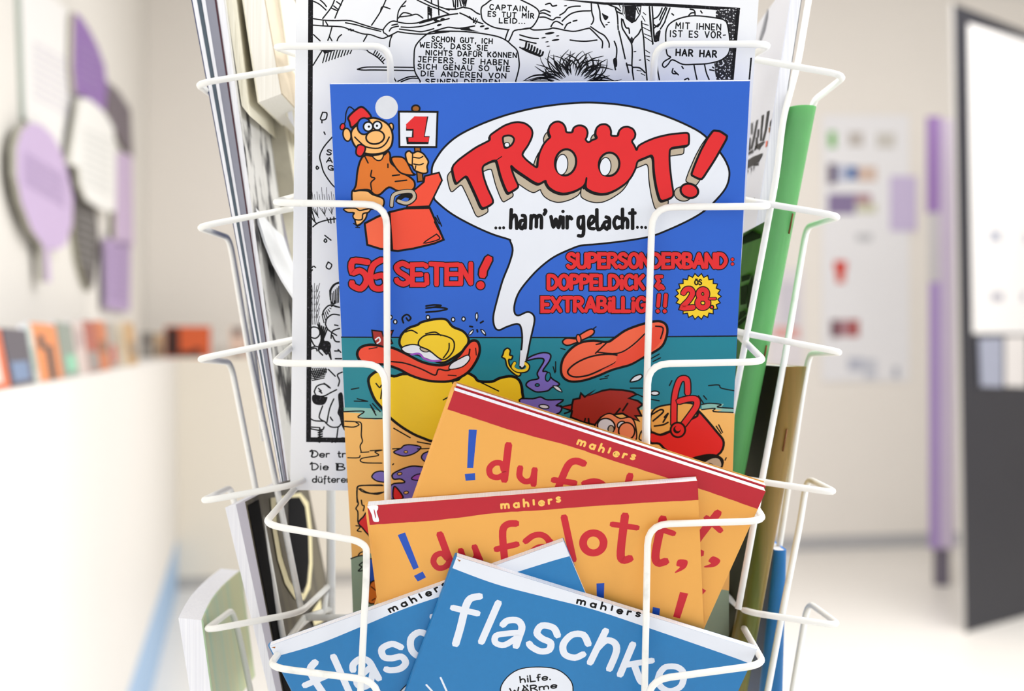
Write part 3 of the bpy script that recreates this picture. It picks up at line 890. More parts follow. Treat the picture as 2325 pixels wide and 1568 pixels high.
    for x, y, r in ((495, 548, 80), (395, 622, 40), (590, 660, 65), (450, 690, 30), (470, 762, 30), (625, 592, 28), (755, 95, 28), (1432, 408, 24), (1468, 370, 22), (1900, 850, 26), (1985, 990, 20)):
        a.disc('ink', 'K', x, y, r, max(9, r * .24), -8)
    a.lines('ink', 'K', '|'.join('%d %d %d %d %d %d' % (40 + i * 46, 800 + i * 20, 90 + i * 46, 790 + i * 20, 110 + i * 46, 700 + i * 26) for i in range(7)), 4.5)
    rnd = random.Random(3)
    for i in range(70):
        t = i / 69.0
        ang = math.radians(172 - 164 * t + rnd.uniform(-7, 7))
        cx, cy = 880 + 10 * math.cos(ang), 1420
        r0, r1 = rnd.uniform(190, 330), rnd.uniform(430, 650)
        if i % 3 == 0: r1 = rnd.uniform(560, 720)
        b = rnd.uniform(-.5, .5)
        pts = []
        for k in range(5):
            f = k / 4.0
            r = r0 + (r1 - r0) * f
            aa = ang + b * f * f
            pts.append((cx + r * 1.15 * math.cos(aa), min(1335, cy - r * math.sin(aa) * .92)))
        a.line('ink', 'K', pts, rnd.uniform(2.0, 3.8), taper=.7)
    a.lines(ip, 'L', '250 110 265 400 275 500 310 720|295 110 310 330 320 560 335 680|310 315 380 280 430 210 460 130|420 330 450 250 500 150 520 120|420 400 500 230 540 130|430 480 500 370 520 310 590 130|320 400 380 440 430 390|320 470 410 395|620 225 650 250|1095 180 1120 215|900 255 940 215 1000 215 1000 260|920 150 980 165 1005 205|785 1095 810 1130|640 1130 625 1190 650 1215 700 1215|660 1170 690 1200 730 1235|985 1065 1010 1200 1035 1310|1160 1065 1190 1200 1235 1310|830 1315 885 1290 900 1315|370 1000 385 1150 415 1315|1245 1150 1320 1165|1290 1105 1310 1120', 3.2)
    a.fill('inkgrain', 'L', '350 640 360 570 410 500 430 490 410 680 340 690', False)
    # left strip
    a.lines(ip, 'M', '360 410 300 480 270 545 280 600 300 665 350 740 385 775|290 235 320 240 315 280 290 290 275 280 290 235|285 290 285 310|300 375 308 392|250 618 262 630 250 640 244 628 250 618|220 1050 260 1020 330 1000 400 990|300 1150 310 1135 320 1150 310 1160 300 1150|305 1110 350 1145|330 1300 355 1320 340 1350 315 1335 330 1300|215 1340 222 1330|230 1330 240 1340|210 1365 218 1355|345 1568 350 1500 380 1460 410 1450', 3.2)
    T('S', (318, 535), (350, 540), 38, 'M', 3); T('A', (318, 590), (358, 592), 36, 'M', 3); T('G', (326, 640), (362, 650), 34, 'M', 3)
    a.lines('ink', 'M', '|'.join('%d %d %d %d' % (215 + i * 17, 800 + (i % 2) * 20 - (30 if i in (4, 6) else 0), 222 + i * 17, 870) for i in range(11)), 2.4, taper=.5)
    a.lines('ink', 'M', '|'.join('%d %d %d %d' % (205 + i * 16, 905 + (i % 3) * 8, 262 + i * 12 - (i % 4) * 14, 985 - i * 3) for i in range(11)), 3.0, taper=.5)
    a.lines('ink', 'M', '205 910 210 980 250 1030|210 920 235 1010|320 985 335 1020|345 985 350 1025|370 980 372 1020', 3)
    a.lines('ink', 'N', '|'.join('%d %d %d %d' % (196 + (i % 5) * 18, 10 + (i // 5) * 44 + (i % 2) * 14, 235 + (i % 5) * 12 - 30, 70 + (i // 5) * 46) for i in range(30)), 3.0, taper=.5)
    a.lines('ink', 'N', '|'.join('%d %d %d %d' % (345 + i * 12, 90 - i * 12, 352 + i * 10, 165 - i * 4) for i in range(6)) + '|340 60 365 20 405 0|340 60 345 120 370 170 405 180', 2.6)
    a.lines('ink', 'N', '|'.join('%d %d %d %d' % (285 + i * 11, 230 - i * 9, 300 + i * 10, 290 - i * 20) for i in range(9)), 2.6)
    a.lines(ip, 'N', '290 230 300 200 340 165 410 180|310 300 320 260 360 230 410 235|310 300 330 340 390 380|350 400 360 350 410 330|195 340 220 320 260 330 270 370 240 400 200 390|200 390 230 450 260 460|265 290 280 400 260 480 290 520|375 305 400 310|190 470 230 460|340 480 350 550|400 480 420 500|380 545 425 545|230 780 250 740 300 725 335 750|230 780 250 810 300 810 340 790 390 765|300 720 330 740 345 755|260 755 280 775|265 775 285 790|400 740 410 700 395 660 430 640|330 620 380 670|190 960 230 985 300 990 310 1000|290 880 265 960 300 990|320 1000 340 900 370 830|310 1000 350 1030 400 1030 420 1010|190 1030 270 1035|190 1040 280 1055 300 1030|400 1030 390 1110|355 1140 420 1110 450 1110|205 1110 215 1125|380 1140 400 1125|345 960 352 975|350 970 362 985', 3.6)
    a.fill('inkgrain', 'N', '400 800 430 790 440 880 450 1050 425 1020 410 960 395 930 405 880'); a.fill('inkgrain', 'N', '270 430 330 420 350 460 320 520 280 480 255 490')
    a.fill('inkgrain', 'N', '225 800 300 815 325 820 300 870 240 870 215 840')
    a.lines('ink', 'N', '|'.join('%d %d %d %d' % (200 + i * 14, 612, 236 + i * 10, 690 - i * 6) for i in range(9)) + '|' + '|'.join('%d %d %d %d' % (195 + i * 4, 640 + i * 12, 320 - i * 4, 622 + i * 12) for i in range(6)), 3.0)
    a.lines('ink', 'N', '|'.join('%d %d %d %d' % (258, 1055 + i * 16, 288, 1048 + i * 16) for i in range(6)) + '|270 1040 268 1140', 4)
    a.lines('ink', 'N', '|'.join('%d %d %d %d' % (255 + i * 14, 300 + i * 6, 300 - i * 6, 420 + i * 10) for i in range(6)) + '|200 480 240 470 250 490|330 500 345 540|360 380 380 420 410 425|375 490 410 490', 3.6)
    F_ = lambda s, p0, p1: (a.text('ink', 'N', s, p0, p1, 46, 3.4))
    F_('Der', (215, 1245), (338, 1245)); F_('tr', (398, 1245), (452, 1245)); F_('Die', (215, 1335), (330, 1335)); F_('B', (390, 1337), (448, 1337)); F_('düſteren', (218, 1424), (490, 1424))
    a.lines('ink', 'N', '214 1195 200 1205|222 1210 210 1240|385 1290 400 1300 395 1335|214 1283 202 1295', 4)
cp = [shp.loc(x, y) for x, y in ((673, -48), (1726, -52), (1648, 1120), (659, 1112))]
booklet('comic_magazine', 'white comic page with black line drawings behind the blue cover', 'magazine', shp, art_page, 'paper', cp, .0035)

# ---- blue cover with the big red title
sht = Sheet([(750, 185, .6575), (1703, 185, .6575), (790, 1000, .716)], (749, 191), (1703, 184))
def art_blue(a):
    k = 'ink'
    a.fill('teal', 'O', '775 765 1673 763 1640 1500 810 1500', False)
    a.fill('foam', 'G', '75 765 160 765 300 770 400 800 400 830 420 870 300 870 80 850', False)
    a.fill('foam', 'H', '1265 690 1340 680 1440 685 1420 715 1515 720 1515 755 1360 750 1265 730', False); a.fill('foam', 'H', '740 700 800 690 860 690 860 740 760 740', False)
    a.fill('sand', 'O', '780 935 822 938 815 946 850 952 900 950 1000 960 1300 950 1450 930 1540 926 1640 930 1625 935 1668 938 1655 1345 1600 1350 812 1300 800 1280', False)
    a.fill('sage', 'O', '797 1268 835 1256 900 1252 1000 1252 1300 1290 1655 1340 1655 1500 805 1500', False)
    a.line(k, 'O', '775 765 1000 766 1300 766 1673 762.5', 3.2, False)
    # balloon
    a.fill('white', 'O', '981 380 992 357 1010 333 1040 308 1085 285 1140 264 1200 248 1260 238 1320 233 1368 234 1417 239 1465 249 1514 264.5 1562 285 1599 307 1635 346 1652 375 1656 399 1647 428 1620 460 1596 481 1562 501 1514 523 1475 537 1417 547 1356 554 1320 557 1294 566 1258 583 1227.5 606 1202 632 1179 662 1169 688 1168 708 1176.5 716 1197 708 1210 713.5 1213.5 729 1204.6 770 1192 829 1180 829 1185.5 775 1183 744 1174 735 1151 741.5 1133 749 1123 741.5 1120 718.6 1128 683 1141 637 1156 599 1164 568 1158.7 548 1154.5 543 1118 531.4 1072 511 1026 485.5 994 460 984.6 446.5 981 410', True, k, 4.6)
    # title with its offset shadow
    def px(fr, s):
        x0, y0, q = FR[fr]
        return [(x0 + x / q, y0 + y / q) for x, y in nums(s)]
    out = px('B', '200 735 260 670 340 610 440 540 560 480 578 466 572 425 650 370 720 325 800 297 860 290 930 305 985 350 1000 395 990 450 950 530 890 610 930 660 985 705 1046 748 1050 680 1065 600 1100 520 1140 470 1178 440 1160 410 1155 365 1175 320 1215 290 1260 285 1300 305 1325 345 1330 395 1395 395 1400 350 1440 325 1490 325 1530 350 1545 395 1535 440 1520 465')
    out += px('C', '65 470 100 445 150 428 130 390 140 330 180 298 230 295 265 320 280 365 275 405 345 408 350 360 385 325 435 318 485 340 508 385 500 425 470 455 500 500 518 545 530 500 600 460 700 420 830 390 990 375 1008 390 1010 450 1005 495 930 505 830 520 825 600 830 700 845 830 868 970 810 1000 740 1020 705 900 680 750 672 580 600 610 525 640 510 710 470 790 420 850 330 910 250 945 180 950 110 935 45 900 40 860 48 800')
    out += px('B', '1525 890 1500 930 1430 970 1350 995 1290 1000 1220 980 1160 940 1130 890 1128 868 1060 908 1000 880 920 825 830 765 780 715 805 800 830 860 865 935 800 975 755 1000 720 930 680 820 650 700 640 670 600 675 500 725 510 820 550 940 620 1085 560 1125 495 1150 440 1020 380 890 345 820 300 855 245 905 220 840')
    def cut(p, n=2, q=.2):
        for _ in range(n):
            r = []
            for i in range(len(p)):
                (ax, ay), (bx, by) = p[i], p[(i + 1) % len(p)]
                r += [(ax + (bx - ax) * q, ay + (by - ay) * q), (bx - (bx - ax) * q, by - (by - ay) * q)]
            p = r
        return p
    out = cut(out)
    sh_ = [(x - 11.5, y + 20) for x, y in out]
    a.fill('taupe', 'O', sh_, False, k, 2.6)
    a.fill(k, 'O', [(x - 2.2, y + 3) for x, y in out], False, k, 3)
    a.fill('red', 'O', out, False, k, 4.6)
    a.line(k, 'B', '640 668 690 634', 4.5, False, taper=.5)
    a.line(k, 'C', '48 800 40 860 20 900', 4.5)
    a.fill('taupe', 'B', '705 445 745 425 790 430 815 460 800 505 770 533 730 548 715 520', True, k, 4.6); a.disc('white', 'B', 745, 517, 26, 24, 0, k, 2.2)
    for fr, x, y, rx, ry in (('B', 1325, 690, 104, 130), ('C', 260, 672, 96, 110)):
        a.disc('taupe', fr, x, y, rx, ry, 10, k, 5.2); a.disc('white', fr, x - 36, y + 22, rx * .56, ry * .78, 5, k, 2.4)
    ex = cut(px('C', '1235 355 1300 362 1374 412 1250 630 1132 812 1090 805 1028 772 1060 680 1120 540 1180 430'), 2, .12)
    a.fill('taupe', 'O', [(x - 13, y + 14) for x, y in ex], False, k, 2.6); a.fill('red', 'O', ex, False, k, 5.2)
    a.disc('taupe', 'C', 950, 950, 82, 66, 15, k, 2.6); a.disc('red', 'C', 1012, 920, 84, 66, 15, k, 5.2)
    # ...ham' wir gelacht...
    a.lines(k, 'B', '788 1155 780 1340|785 1260 810 1215 835 1230 842 1345|895 1215 925 1230 925 1340|915 1265 880 1270 872 1320 895 1345 920 1300|985 1215 980 1345|985 1250 1010 1215 1035 1240 1035 1330|1035 1250 1060 1215 1085 1235 1085 1340|1120 1160 1128 1175 1112 1205|1180 1225 1205 1330 1228 1250 1255 1335 1275 1225|1300 1230 1300 1340|1340 1225 1340 1340|1342 1260 1365 1230 1385 1250|1490 1230 1455 1240 1450 1310 1480 1340 1500 1290 1500 1225 1500 1400 1450 1415', 8.6)
    for x, y in ((635, 1338), (675, 1338), (712, 1336)): a.disc(k, 'B', x, y, 15)
    a.disc(k, 'B', 1299, 1175, 17)
    a.lines(k, 'C', '75 1240 108 1215 125 1180 95 1160 70 1200 75 1265 120 1275|145 1095 150 1270 190 1270 200 1245|230 1165 262 1185 262 1270|255 1210 220 1215 212 1250 240 1278 258 1245|360 1180 330 1165 305 1215 325 1270 362 1255|385 1090 385 1270|388 1210 410 1180 432 1200 432 1265|480 1095 480 1275|450 1130 505 1128', 8.6)
    for x, y in ((525, 1262), (565, 1262), (602, 1264)): a.disc(k, 'C', x, y, 14)
    # lettering
    R = lambda fr, s, p0, p1, h, w, o: a.text('red', fr, s, p0, p1, h, w, k, o)
    R('F', 'SUPERSONDERBAND', (350, 262), (1755, 262), 120, 9.2, 14); R('F', ':', (1808, 240), (1822, 240), 90, 7, 10)
    R('F', 'DOPPELDiCK', (178, 452), (1025, 452), 118, 9.2, 14); R('F', '&', (1125, 450), (1200, 450), 118, 8.5, 13)
    R('F', 'EXTRABiLLiG', (122, 652), (1045, 652), 120, 9.2, 14); R('F', '!!', (1145, 655), (1230, 655), 150, 9, 13.5)
    for m, w in ((k, 20), ('red', 14)):
        a.lines(m, 'D', '375 490 240 480 235 580 300 565 350 600 360 665 310 725 240 700 232 670|495 470 420 520 395 620 420 710 490 725 535 680 510 610 440 620', w)
        a.lines(m, 'D', '735 525 680 500 630 530 650 575 720 620 735 660 690 685 640 665 630 645', w * .9)
        a.lines(m, 'D', '870 510 770 512 770 690 880 690|770 600 850 598|895 600 900 680|885 515 895 530|930 505 1050 512|985 512 985 690|1180 512 1075 515 1075 680 1190 680|1075 595 1170 595', w * .8, False)
        a.lines(m, 'D', '1200 685 1200 515 1290 680 1290 500', w * .8, False)
        a.lines(m, 'D', '1450 460 1400 560 1395 605', w * 1.25, False)
        a.disc(m, 'D', 1376, 695, 46 if m == k else 36)
    # price star
    st = []
    for i in range(44):
        r = (1.0 if i % 2 == 0 else .86)
        t = 2 * math.pi * i / 44
        st.append((1510 + 205 * r * math.cos(t), 520 + 205 * r * math.sin(t)))
    a.fill('yellow', 'F', st, False, k, 2.6)
    a.text(k, 'F', 'ÖS', (1480, 415), (1540, 415), 44, 3.4)
    R('F', '28', (1370, 620), (1600, 620), 165, 12, 17); a.lines(k, 'F', '1610 540 1665 540', 9); a.lines('red', 'F', '1612 540 1662 540', 5.5); a.disc('red', 'F', 1632, 615, 16, 16, 0, k, 3)
    # small cartoon man with a red cap holding up the sign
    a.fill('redorange', 'A', '1258 1085 1292 1172 1150 1460 900 1470 960 1300 1090 1190 1100 1125', False, k, 4)
    a.fill('coral', 'D', '345 145 460 85 560 50 575 380 480 370 368 335', False, k, 5)
    a.fill('redorange', 'D', '565 45 700 12 925 8 1048 290 960 325 780 368 640 390 590 385', False, k, 5)
    a.lines(k, 'D', '985 240 870 320 1010 285 985 240|975 90 1010 150|990 75 1030 170|965 130 1000 200', 3)
    a.fill('skin', 'A', '290 1300 350 1285 460 1290 520 1330 640 1380 620 1480 480 1500 440 1600 350 1680 320 1600 300 1500', True, k, 4)
    a.fill('orange', 'A', '430 895 520 900 640 890 690 850 715 890 720 970 780 1030 830 1085 910 1120 980 1180 985 1250 930 1290 800 1290 700 1250 600 1330 540 1330 480 1280 380 1280 310 1290 335 1220 350 1080 380 960', True, k, 4.6)
    a.fill('orange', 'A', '730 925 790 910 880 935 960 1080 990 1110 900 1110 820 1080 750 990', True, k, 4)
    a.lines(k, 'A', '510 1060 500 1130 545 1150 500 1200 510 1280|740 1120 820 1110|770 1185 900 1170|430 900 470 980|690 1030 690 990', 3.4)
    a.fill('brown', 'A', '985 800 1050 800 1082 1180 1020 1190', False, k, 3.4)
    a.disc('brown', 'A', 1000, 375, 44, 38, 0, k, 4)
    a.fill('white', 'A', '812 408 1242 412 1228 802 818 800', False, k, 4.6)
    a.fill(k, 'A', '893 560 990 462 1140 462 1100 680 1155 680 1140 770 900 770 890 690 955 690 960 620 890 620', False)
    a.fill('red', 'A', '890 550 985 460 1125 465 1090 690 1148 690 1140 745 920 742 918 700 975 695 975 600 900 600', False)
    a.fill('skin', 'A', '885 880 925 845 965 870 1020 850 1075 870 1110 910 1140 965 1125 1020 1130 1080 1080 1095 985 1060 960 1010 910 980', True, k, 4)
    a.lines(k, 'A', '975 915 1040 925 1080 905|975 990 1040 1000 1085 985|965 870 960 1000|990 1060 1000 1010', 3)
    a.disc('skin', 'A', 720, 585, 30, 48, 10, k, 3.6); a.disc('skin', 'A', 235, 665, 44, 72, -10, k, 3.6)
    a.fill('skin', 'A', '280 660 300 600 370 540 500 480 600 495 690 550 735 630 742 720 720 800 650 860 540 882 430 870 350 820 300 750', True, k, 4.6)
    a.fill('red', 'A', '250 470 330 390 410 358 505 470 400 490 345 540 285 585 262 520', True, k, 4.6)
    a.lines(k, 'A', '310 385 260 355 225 420 215 520 190 560', 3); a.disc('red', 'A', 185, 575, 26, 36, 20, k, 3)
    a.disc('blue', 'A', 425, 570, 76, 92, 0, k, 4)
    a.disc('white', 'A', 470, 575, 52, 52, 0, k, 4); a.disc('white', 'A', 572, 565, 48, 48, 0, k, 4); a.disc(k, 'A', 478, 575, 13); a.disc(k, 'A', 568, 565, 13)
    a.disc('skin', 'A', 548, 692, 102, 76, -8, k, 4)
    a.lines(k, 'A', '320 690 370 740 450 800 580 815 660 770 705 690', 3.4); a.fill('red', 'A', '350 790 395 775 440 810 410 890 370 905 335 870', True, k, 4)
    a.fill('skin', 'A', '520 905 580 890 640 880 620 940 570 950', True, k, 3)
    a.lines(k, 'A', '730 1460 750 1340 850 1300 960 1300 985 1370 900 1430 800 1400 870 1340 940 1350', 11); a.lines('taupe', 'A', '730 1455 750 1340 850 1300 960 1300 980 1370 900 1425 805 1400', 7)
    a.fill('skin', 'D', '160 15 260 10 300 30 350 20 395 15 380 45 330 60 320 110 260 110 240 80 250 50 190 45', True, k, 3.4)
    a.lines(k, 'D', '245 145 280 160 310 145|265 180 300 182', 3)
    a.disc('sticker', 'A', 675, 362, 126, 130)
    # floating yellow bird
    a.fill('yellow', 'G', '285 540 320 480 380 460 500 500 620 480 1000 540 1100 470 1180 500 1220 540 1330 545 1400 515 1500 500 1568 540 1590 640 1568 720 1300 900 900 1045 740 1020 600 950 480 860 400 770 330 680', True, k, 7)
    a.lines(k, 'G', '1000 560 1040 500 1100 470|1225 545 1390 625|390 690 400 620 420 560|350 560 380 595 395 575|920 700 965 675|500 940 640 1020|700 1055 840 1080|310 760 350 830', 3.4)
    a.fill('yellow', 'E', '175 1000 205 980 230 1000 225 1040 250 1050 240 1080 215 1085 235 1150 320 1200 300 1230 240 1190 200 1140 185 1080 155 1060 165 1035', True, k, 4)
    a.lines(k, 'E', '270 1110 250 1150 300 1185 370 1180 390 1140 360 1110', 10); a.lines('yellow', 'E', '270 1112 255 1150 300 1180 365 1175 384 1140 360 1115', 6.5)
    a.fill('white', 'E', '320 1000 370 1000 352 1140 312 1138', False)
    a.fill('yellow', 'G', '555 240 560 160 620 95 700 65 740 40 860 15 945 20 1000 80 1090 120 1135 190 1100 270 1000 345 900 385 760 330 640 300', True, k, 6)
    a.fill('white', 'G', '565 262 640 232 720 240 800 285 905 350 860 375 760 345 690 315 610 305', True, k, 3.4)
    a.disc('taupe', 'G', 762, 270, 40, 22, 15, k, 2.6); a.lines('violet', 'G', '640 318 715 308 760 350 830 370 900 365', 5)
    a.fill('yellow', 'G', '715 240 720 190 780 150 900 150 1000 190 1010 270 960 340 900 355 800 280', True, k, 3.6)
    a.lines(k, 'G', '600 125 650 110 700 135|770 140 850 125 900 155|970 220 965 280 920 345', 3.4)
    a.fill('redorange', 'G', '190 310 220 255 300 232 400 245 500 262 620 318 740 378 860 405 960 395 1050 330 1110 250 1160 200 1212 208 1230 280 1200 370 1125 470 1000 535 880 545 760 530 640 490 545 440 420 400 300 400 220 370', True, k, 6.5)
    a.lines(k, 'G', '480 375 600 390 740 440 850 490 880 440 960 450 1060 390 1130 330 1145 270', 3.8)
    a.fill('white', 'G', '975 440 985 395 1060 350 1130 320 1142 360 1080 420', True, k, 3)
    a.lines(k, 'G', '290 268 360 255|1195 260 1200 320|960 490 1030 495', 2.6)
    a.fill('dred', 'G', '315 110 400 120 410 160 440 120 495 112 470 175 490 220 420 250 350 230 325 180', False, k, 3.6); a.lines('white', 'G', '345 190 375 170 385 200 360 220', 3.4)
    for x, y in ((575, 980), (617, 1020), (908, 980), (1132, 1000), (1225, 995)): a.disc('white', 'D', x, y, 15, 18, 0, k, 3)
    a.lines(k, 'D', '890 880 960 870 1025 875 960 890 890 900 980 890 1080 905 1000 925 890 935|690 1030 680 985 720 955 755 985 735 1010 715 985|1345 940 1342 1010|1280 1130 1310 1090|1380 1090 1420 1140|1375 1030 1400 1015|1280 1060 1305 1065|1345 1090 1350 1110', 4.4)
    for x, y, an in ((1342, 970, 90), (1292, 1115, -50), (1402, 1112, 50)): a.disc('white', 'D', x, y, 28, 11, an, k, 2.4)
    # purple stones
    a.fill('lilac', 'E', '372 1090 420 1050 520 1020 585 1035 580 1090 520 1180 555 1190 600 1250 660 1290 660 1310 600 1330 560 1360 470 1370 420 1350 370 1310 400 1270 480 1250 470 1200 530 1090 480 1070', True, k, 4); a.fill('white', 'E', '610 1315 660 1325 690 1370 640 1350', True, k, 2.6)
    a.disc('teal', 'E', 565, 1235, 22, 40, 10, k, 3); a.disc('teal', 'E', 470, 1308, 18, 12, 0, k, 3)
    a.fill('lilac', 'E', '310 1440 430 1430 500 1415 560 1440 700 1440 640 1490 690 1500 640 1568 400 1568', True, k, 4); a.disc('white', 'E', 530, 1500, 45, 18, 8, k, 3)
    a.fill('lilac', 'G', '500 1140 560 1110 590 1085 650 1080 730 1100 680 1150 600 1175 540 1165', True, k, 3.6); a.disc('sand', 'G', 603, 1140, 16, 10, 0, k, 2)
    a.fill('lilac', 'G', '735 1190 760 1150 830 1140 860 1240 780 1230', True, k, 3.6)
    a.fill('lilac', 'G', '490 1330 560 1290 660 1260 780 1270 900 1260 900 1540 480 1540 480 1420 590 1400 560 1370 500 1370', True, k, 4); a.fill('violet', 'G', '650 1365 700 1330 790 1330 780 1375 690 1380', True, k, 3)
    for x, y in ((550, 1325), (605, 1485)): a.disc('sand', 'G', x, y, 20, 12, -10, k, 2.4)
    a.fill('lilac', 'G', '315 1345 350 1310 420 1310 440 1390 370 1390 330 1370', True, k, 3.6)
    a.fill('red', 'G', '500 1440 530 1450 580 1530 500 1540', True, k, 4)
    # sand castle shapes on the left
    a.lines(k, 'G', '85 880 180 885 225 900 225 1000 235 1050 215 1090 225 1140|85 925 160 930 205 910 180 890|110 1190 200 1190 215 1170|220 1145 290 1140|300 1130 400 1125 340 1140 370 1170 230 1195 240 1230 400 1235|490 1115 560 1110|700 1115 830 1110|500 1240 490 1250|190 1568 190 1450 240 1425 400 1420|215 1450 300 1490 420 1480|140 610 205 598|165 710 270 712|190 690 280 712|80 800 180 795 250 800 200 850 400 858|300 740 340 800|320 730 385 800', 3.2)
    a.lines(k, 'X', '225 260 245 235 330 230 490 232|245 265 300 300 430 320 490 300|228 260 228 360 240 420 215 465 235 500 235 600|270 380 280 430 300 440 290 490|215 640 260 650 230 690 270 700|165 975 235 950 300 940 345 930|240 940 260 915 300 900|285 1010 250 1040 275 1060 240 1100 290 1095|235 600 260 580 325 520', 3.6)
    a.fill('red', 'X', '240 610 290 550 335 510 360 730 330 720 280 660', True, k, 4); a.fill('bblue', 'X', '330 975 410 975 440 1200 360 1220', False, k, 3)
    a.fill('orange', 'X', '360 1230 440 1215 480 1400 340 1420', True, k, 4); a.lines(k, 'X', '370 1260 440 1320 430 1360|380 1400 410 1380', 3)
    # orange sun hat
    a.fill('coral', 'H', '152 420 168 330 230 250 310 200 410 185 520 195 580 160 660 105 760 65 860 38 935 32 985 62 992 130 955 225 870 285 790 325 700 375 560 415 440 465 330 500 235 508 175 480', True, k, 6)
    a.fill('coral', 'H', '205 430 260 370 360 320 470 295 580 295 610 320 580 360 480 410 360 460 250 470', True, k, 4.4); a.fill('redorange', 'H', '600 300 700 250 800 160 850 100 930 60 970 80 960 160 900 240 800 310 690 370 570 395 470 420 580 360', True)
    a.lines(k, 'H', '425 285 520 195|440 275 600 285 720 220 850 95|430 215 470 205 480 190|900 70 960 85 940 170', 3.6)
    a.fill('coral', 'H', '165 190 200 165 280 170 300 140 380 95 415 105 400 140 320 180 220 220 180 215', True, k, 4); a.disc('coral', 'H', 292, 170, 18, 34, -10, k, 3.4)
    a.lines(k, 'H', '90 390 105 440|110 350 110 430|150 245 185 255|410 90 430 75|500 470 530 460|460 490 520 480|860 330 930 290|880 350 940 320', 3)
    # red-haired swimmer, cut off by the booklets
    a.fill('dred', 'H', '150 710 240 690 250 650 300 640 310 600 340 630 420 575 370 620 480 580 540 570 640 575 720 590 750 610 690 640 760 660 800 690 760 720 790 780 740 780 770 820 690 790 640 760 560 770 470 790 420 850 330 830 230 790 240 740', False, k, 5)
    a.lines(k, 'H', '240 700 230 740 180 760|330 850 345 800|375 860 370 800|570 780 620 720|680 680 640 740', 4.4)
    a.fill('pink', 'H', '420 860 470 790 540 760 620 800 700 790 740 850 740 980 600 1000 430 900', True, k, 3.6)
    a.disc('white', 'H', 510, 860, 70, 60, 15, k, 4); a.disc('taupe', 'H', 548, 885, 24, 30, 0, k, 3); a.disc('white', 'H', 630, 850, 34, 26, -30, k, 3.4); a.disc('pink', 'H', 672, 900, 64, 68, 0, k, 4)
    a.fill('sand', 'H', '790 900 770 960 800 970', True, k, 3.4)
    # red bucket in the sand
    a.fill('amber', 'H', '860 800 900 720 1010 690 1180 680 1240 740 1100 850 1010 900 880 930', True, k, 4.4); a.lines(k, 'H', '870 770 940 730 960 750 880 820|970 790 1000 760 960 830|890 860 960 850 1000 830', 4.4)
    a.fill('red', 'H', '1240 740 1380 900 1440 990 1390 1090 1200 1130 1000 1060 930 1000 860 990 860 910 940 930 1020 900 1130 830 1230 780', True, k, 6)
    for m, w in ((k, 19), ('red', 12.5)):
        a.lines(m, 'H', '1045 850 1050 640 1080 520 1110 485 1150 500 1155 600', w)
    for m, w in ((k, 20), ('red', 13.5)):
        a.lines(m, 'H', '1085 665 1160 645 1220 650 1225 700 1180 770 1120 850', w)
    a.disc('red', 'H', 1077, 890, 58, 58, 0, k, 5); a.disc(k, 'H', 1070, 888, 30)
    a.disc('red', 'H', 1078, 878, 22)
    a.fill(k, 'H', '1180 1130 1280 1085 1380 1085 1440 1130 1420 1210 1380 1230', True); a.fill('taupe', 'H', '1260 1170 1340 1120 1400 1120 1420 1170 1390 1190 1330 1150', True)
    a.lines(k, 'H', '1265 690 1330 680 1420 690 1390 710 1515 720|1265 730 1370 720 1360 745 1515 752|1320 540 1400 535 1420 560 1520 580|700 560 800 560|760 610 830 640 930 660|1010 540 1030 500|1380 860 1420 920|1400 850 1430 910|1450 1130 1460 1110|1280 620 1305 650|1240 620 1280 680', 3.2)
    a.fill('white', 'H', '700 510 730 470 780 452 795 470 760 500', True, k, 3.6); a.disc('white', 'H', 895, 600, 34, 17, 0, k, 3.4)
hb = .297
ct_ = [sht.loc(x, y) for x, y in ((749, 191), (1703, 184), (1642, 1395), (806, 1395))]
booklet('comic_magazine', 'blue comic magazine with big red title in a white speech balloon over a beach scene', 'magazine', sht, art_blue, 'blue', ct_, .0035)

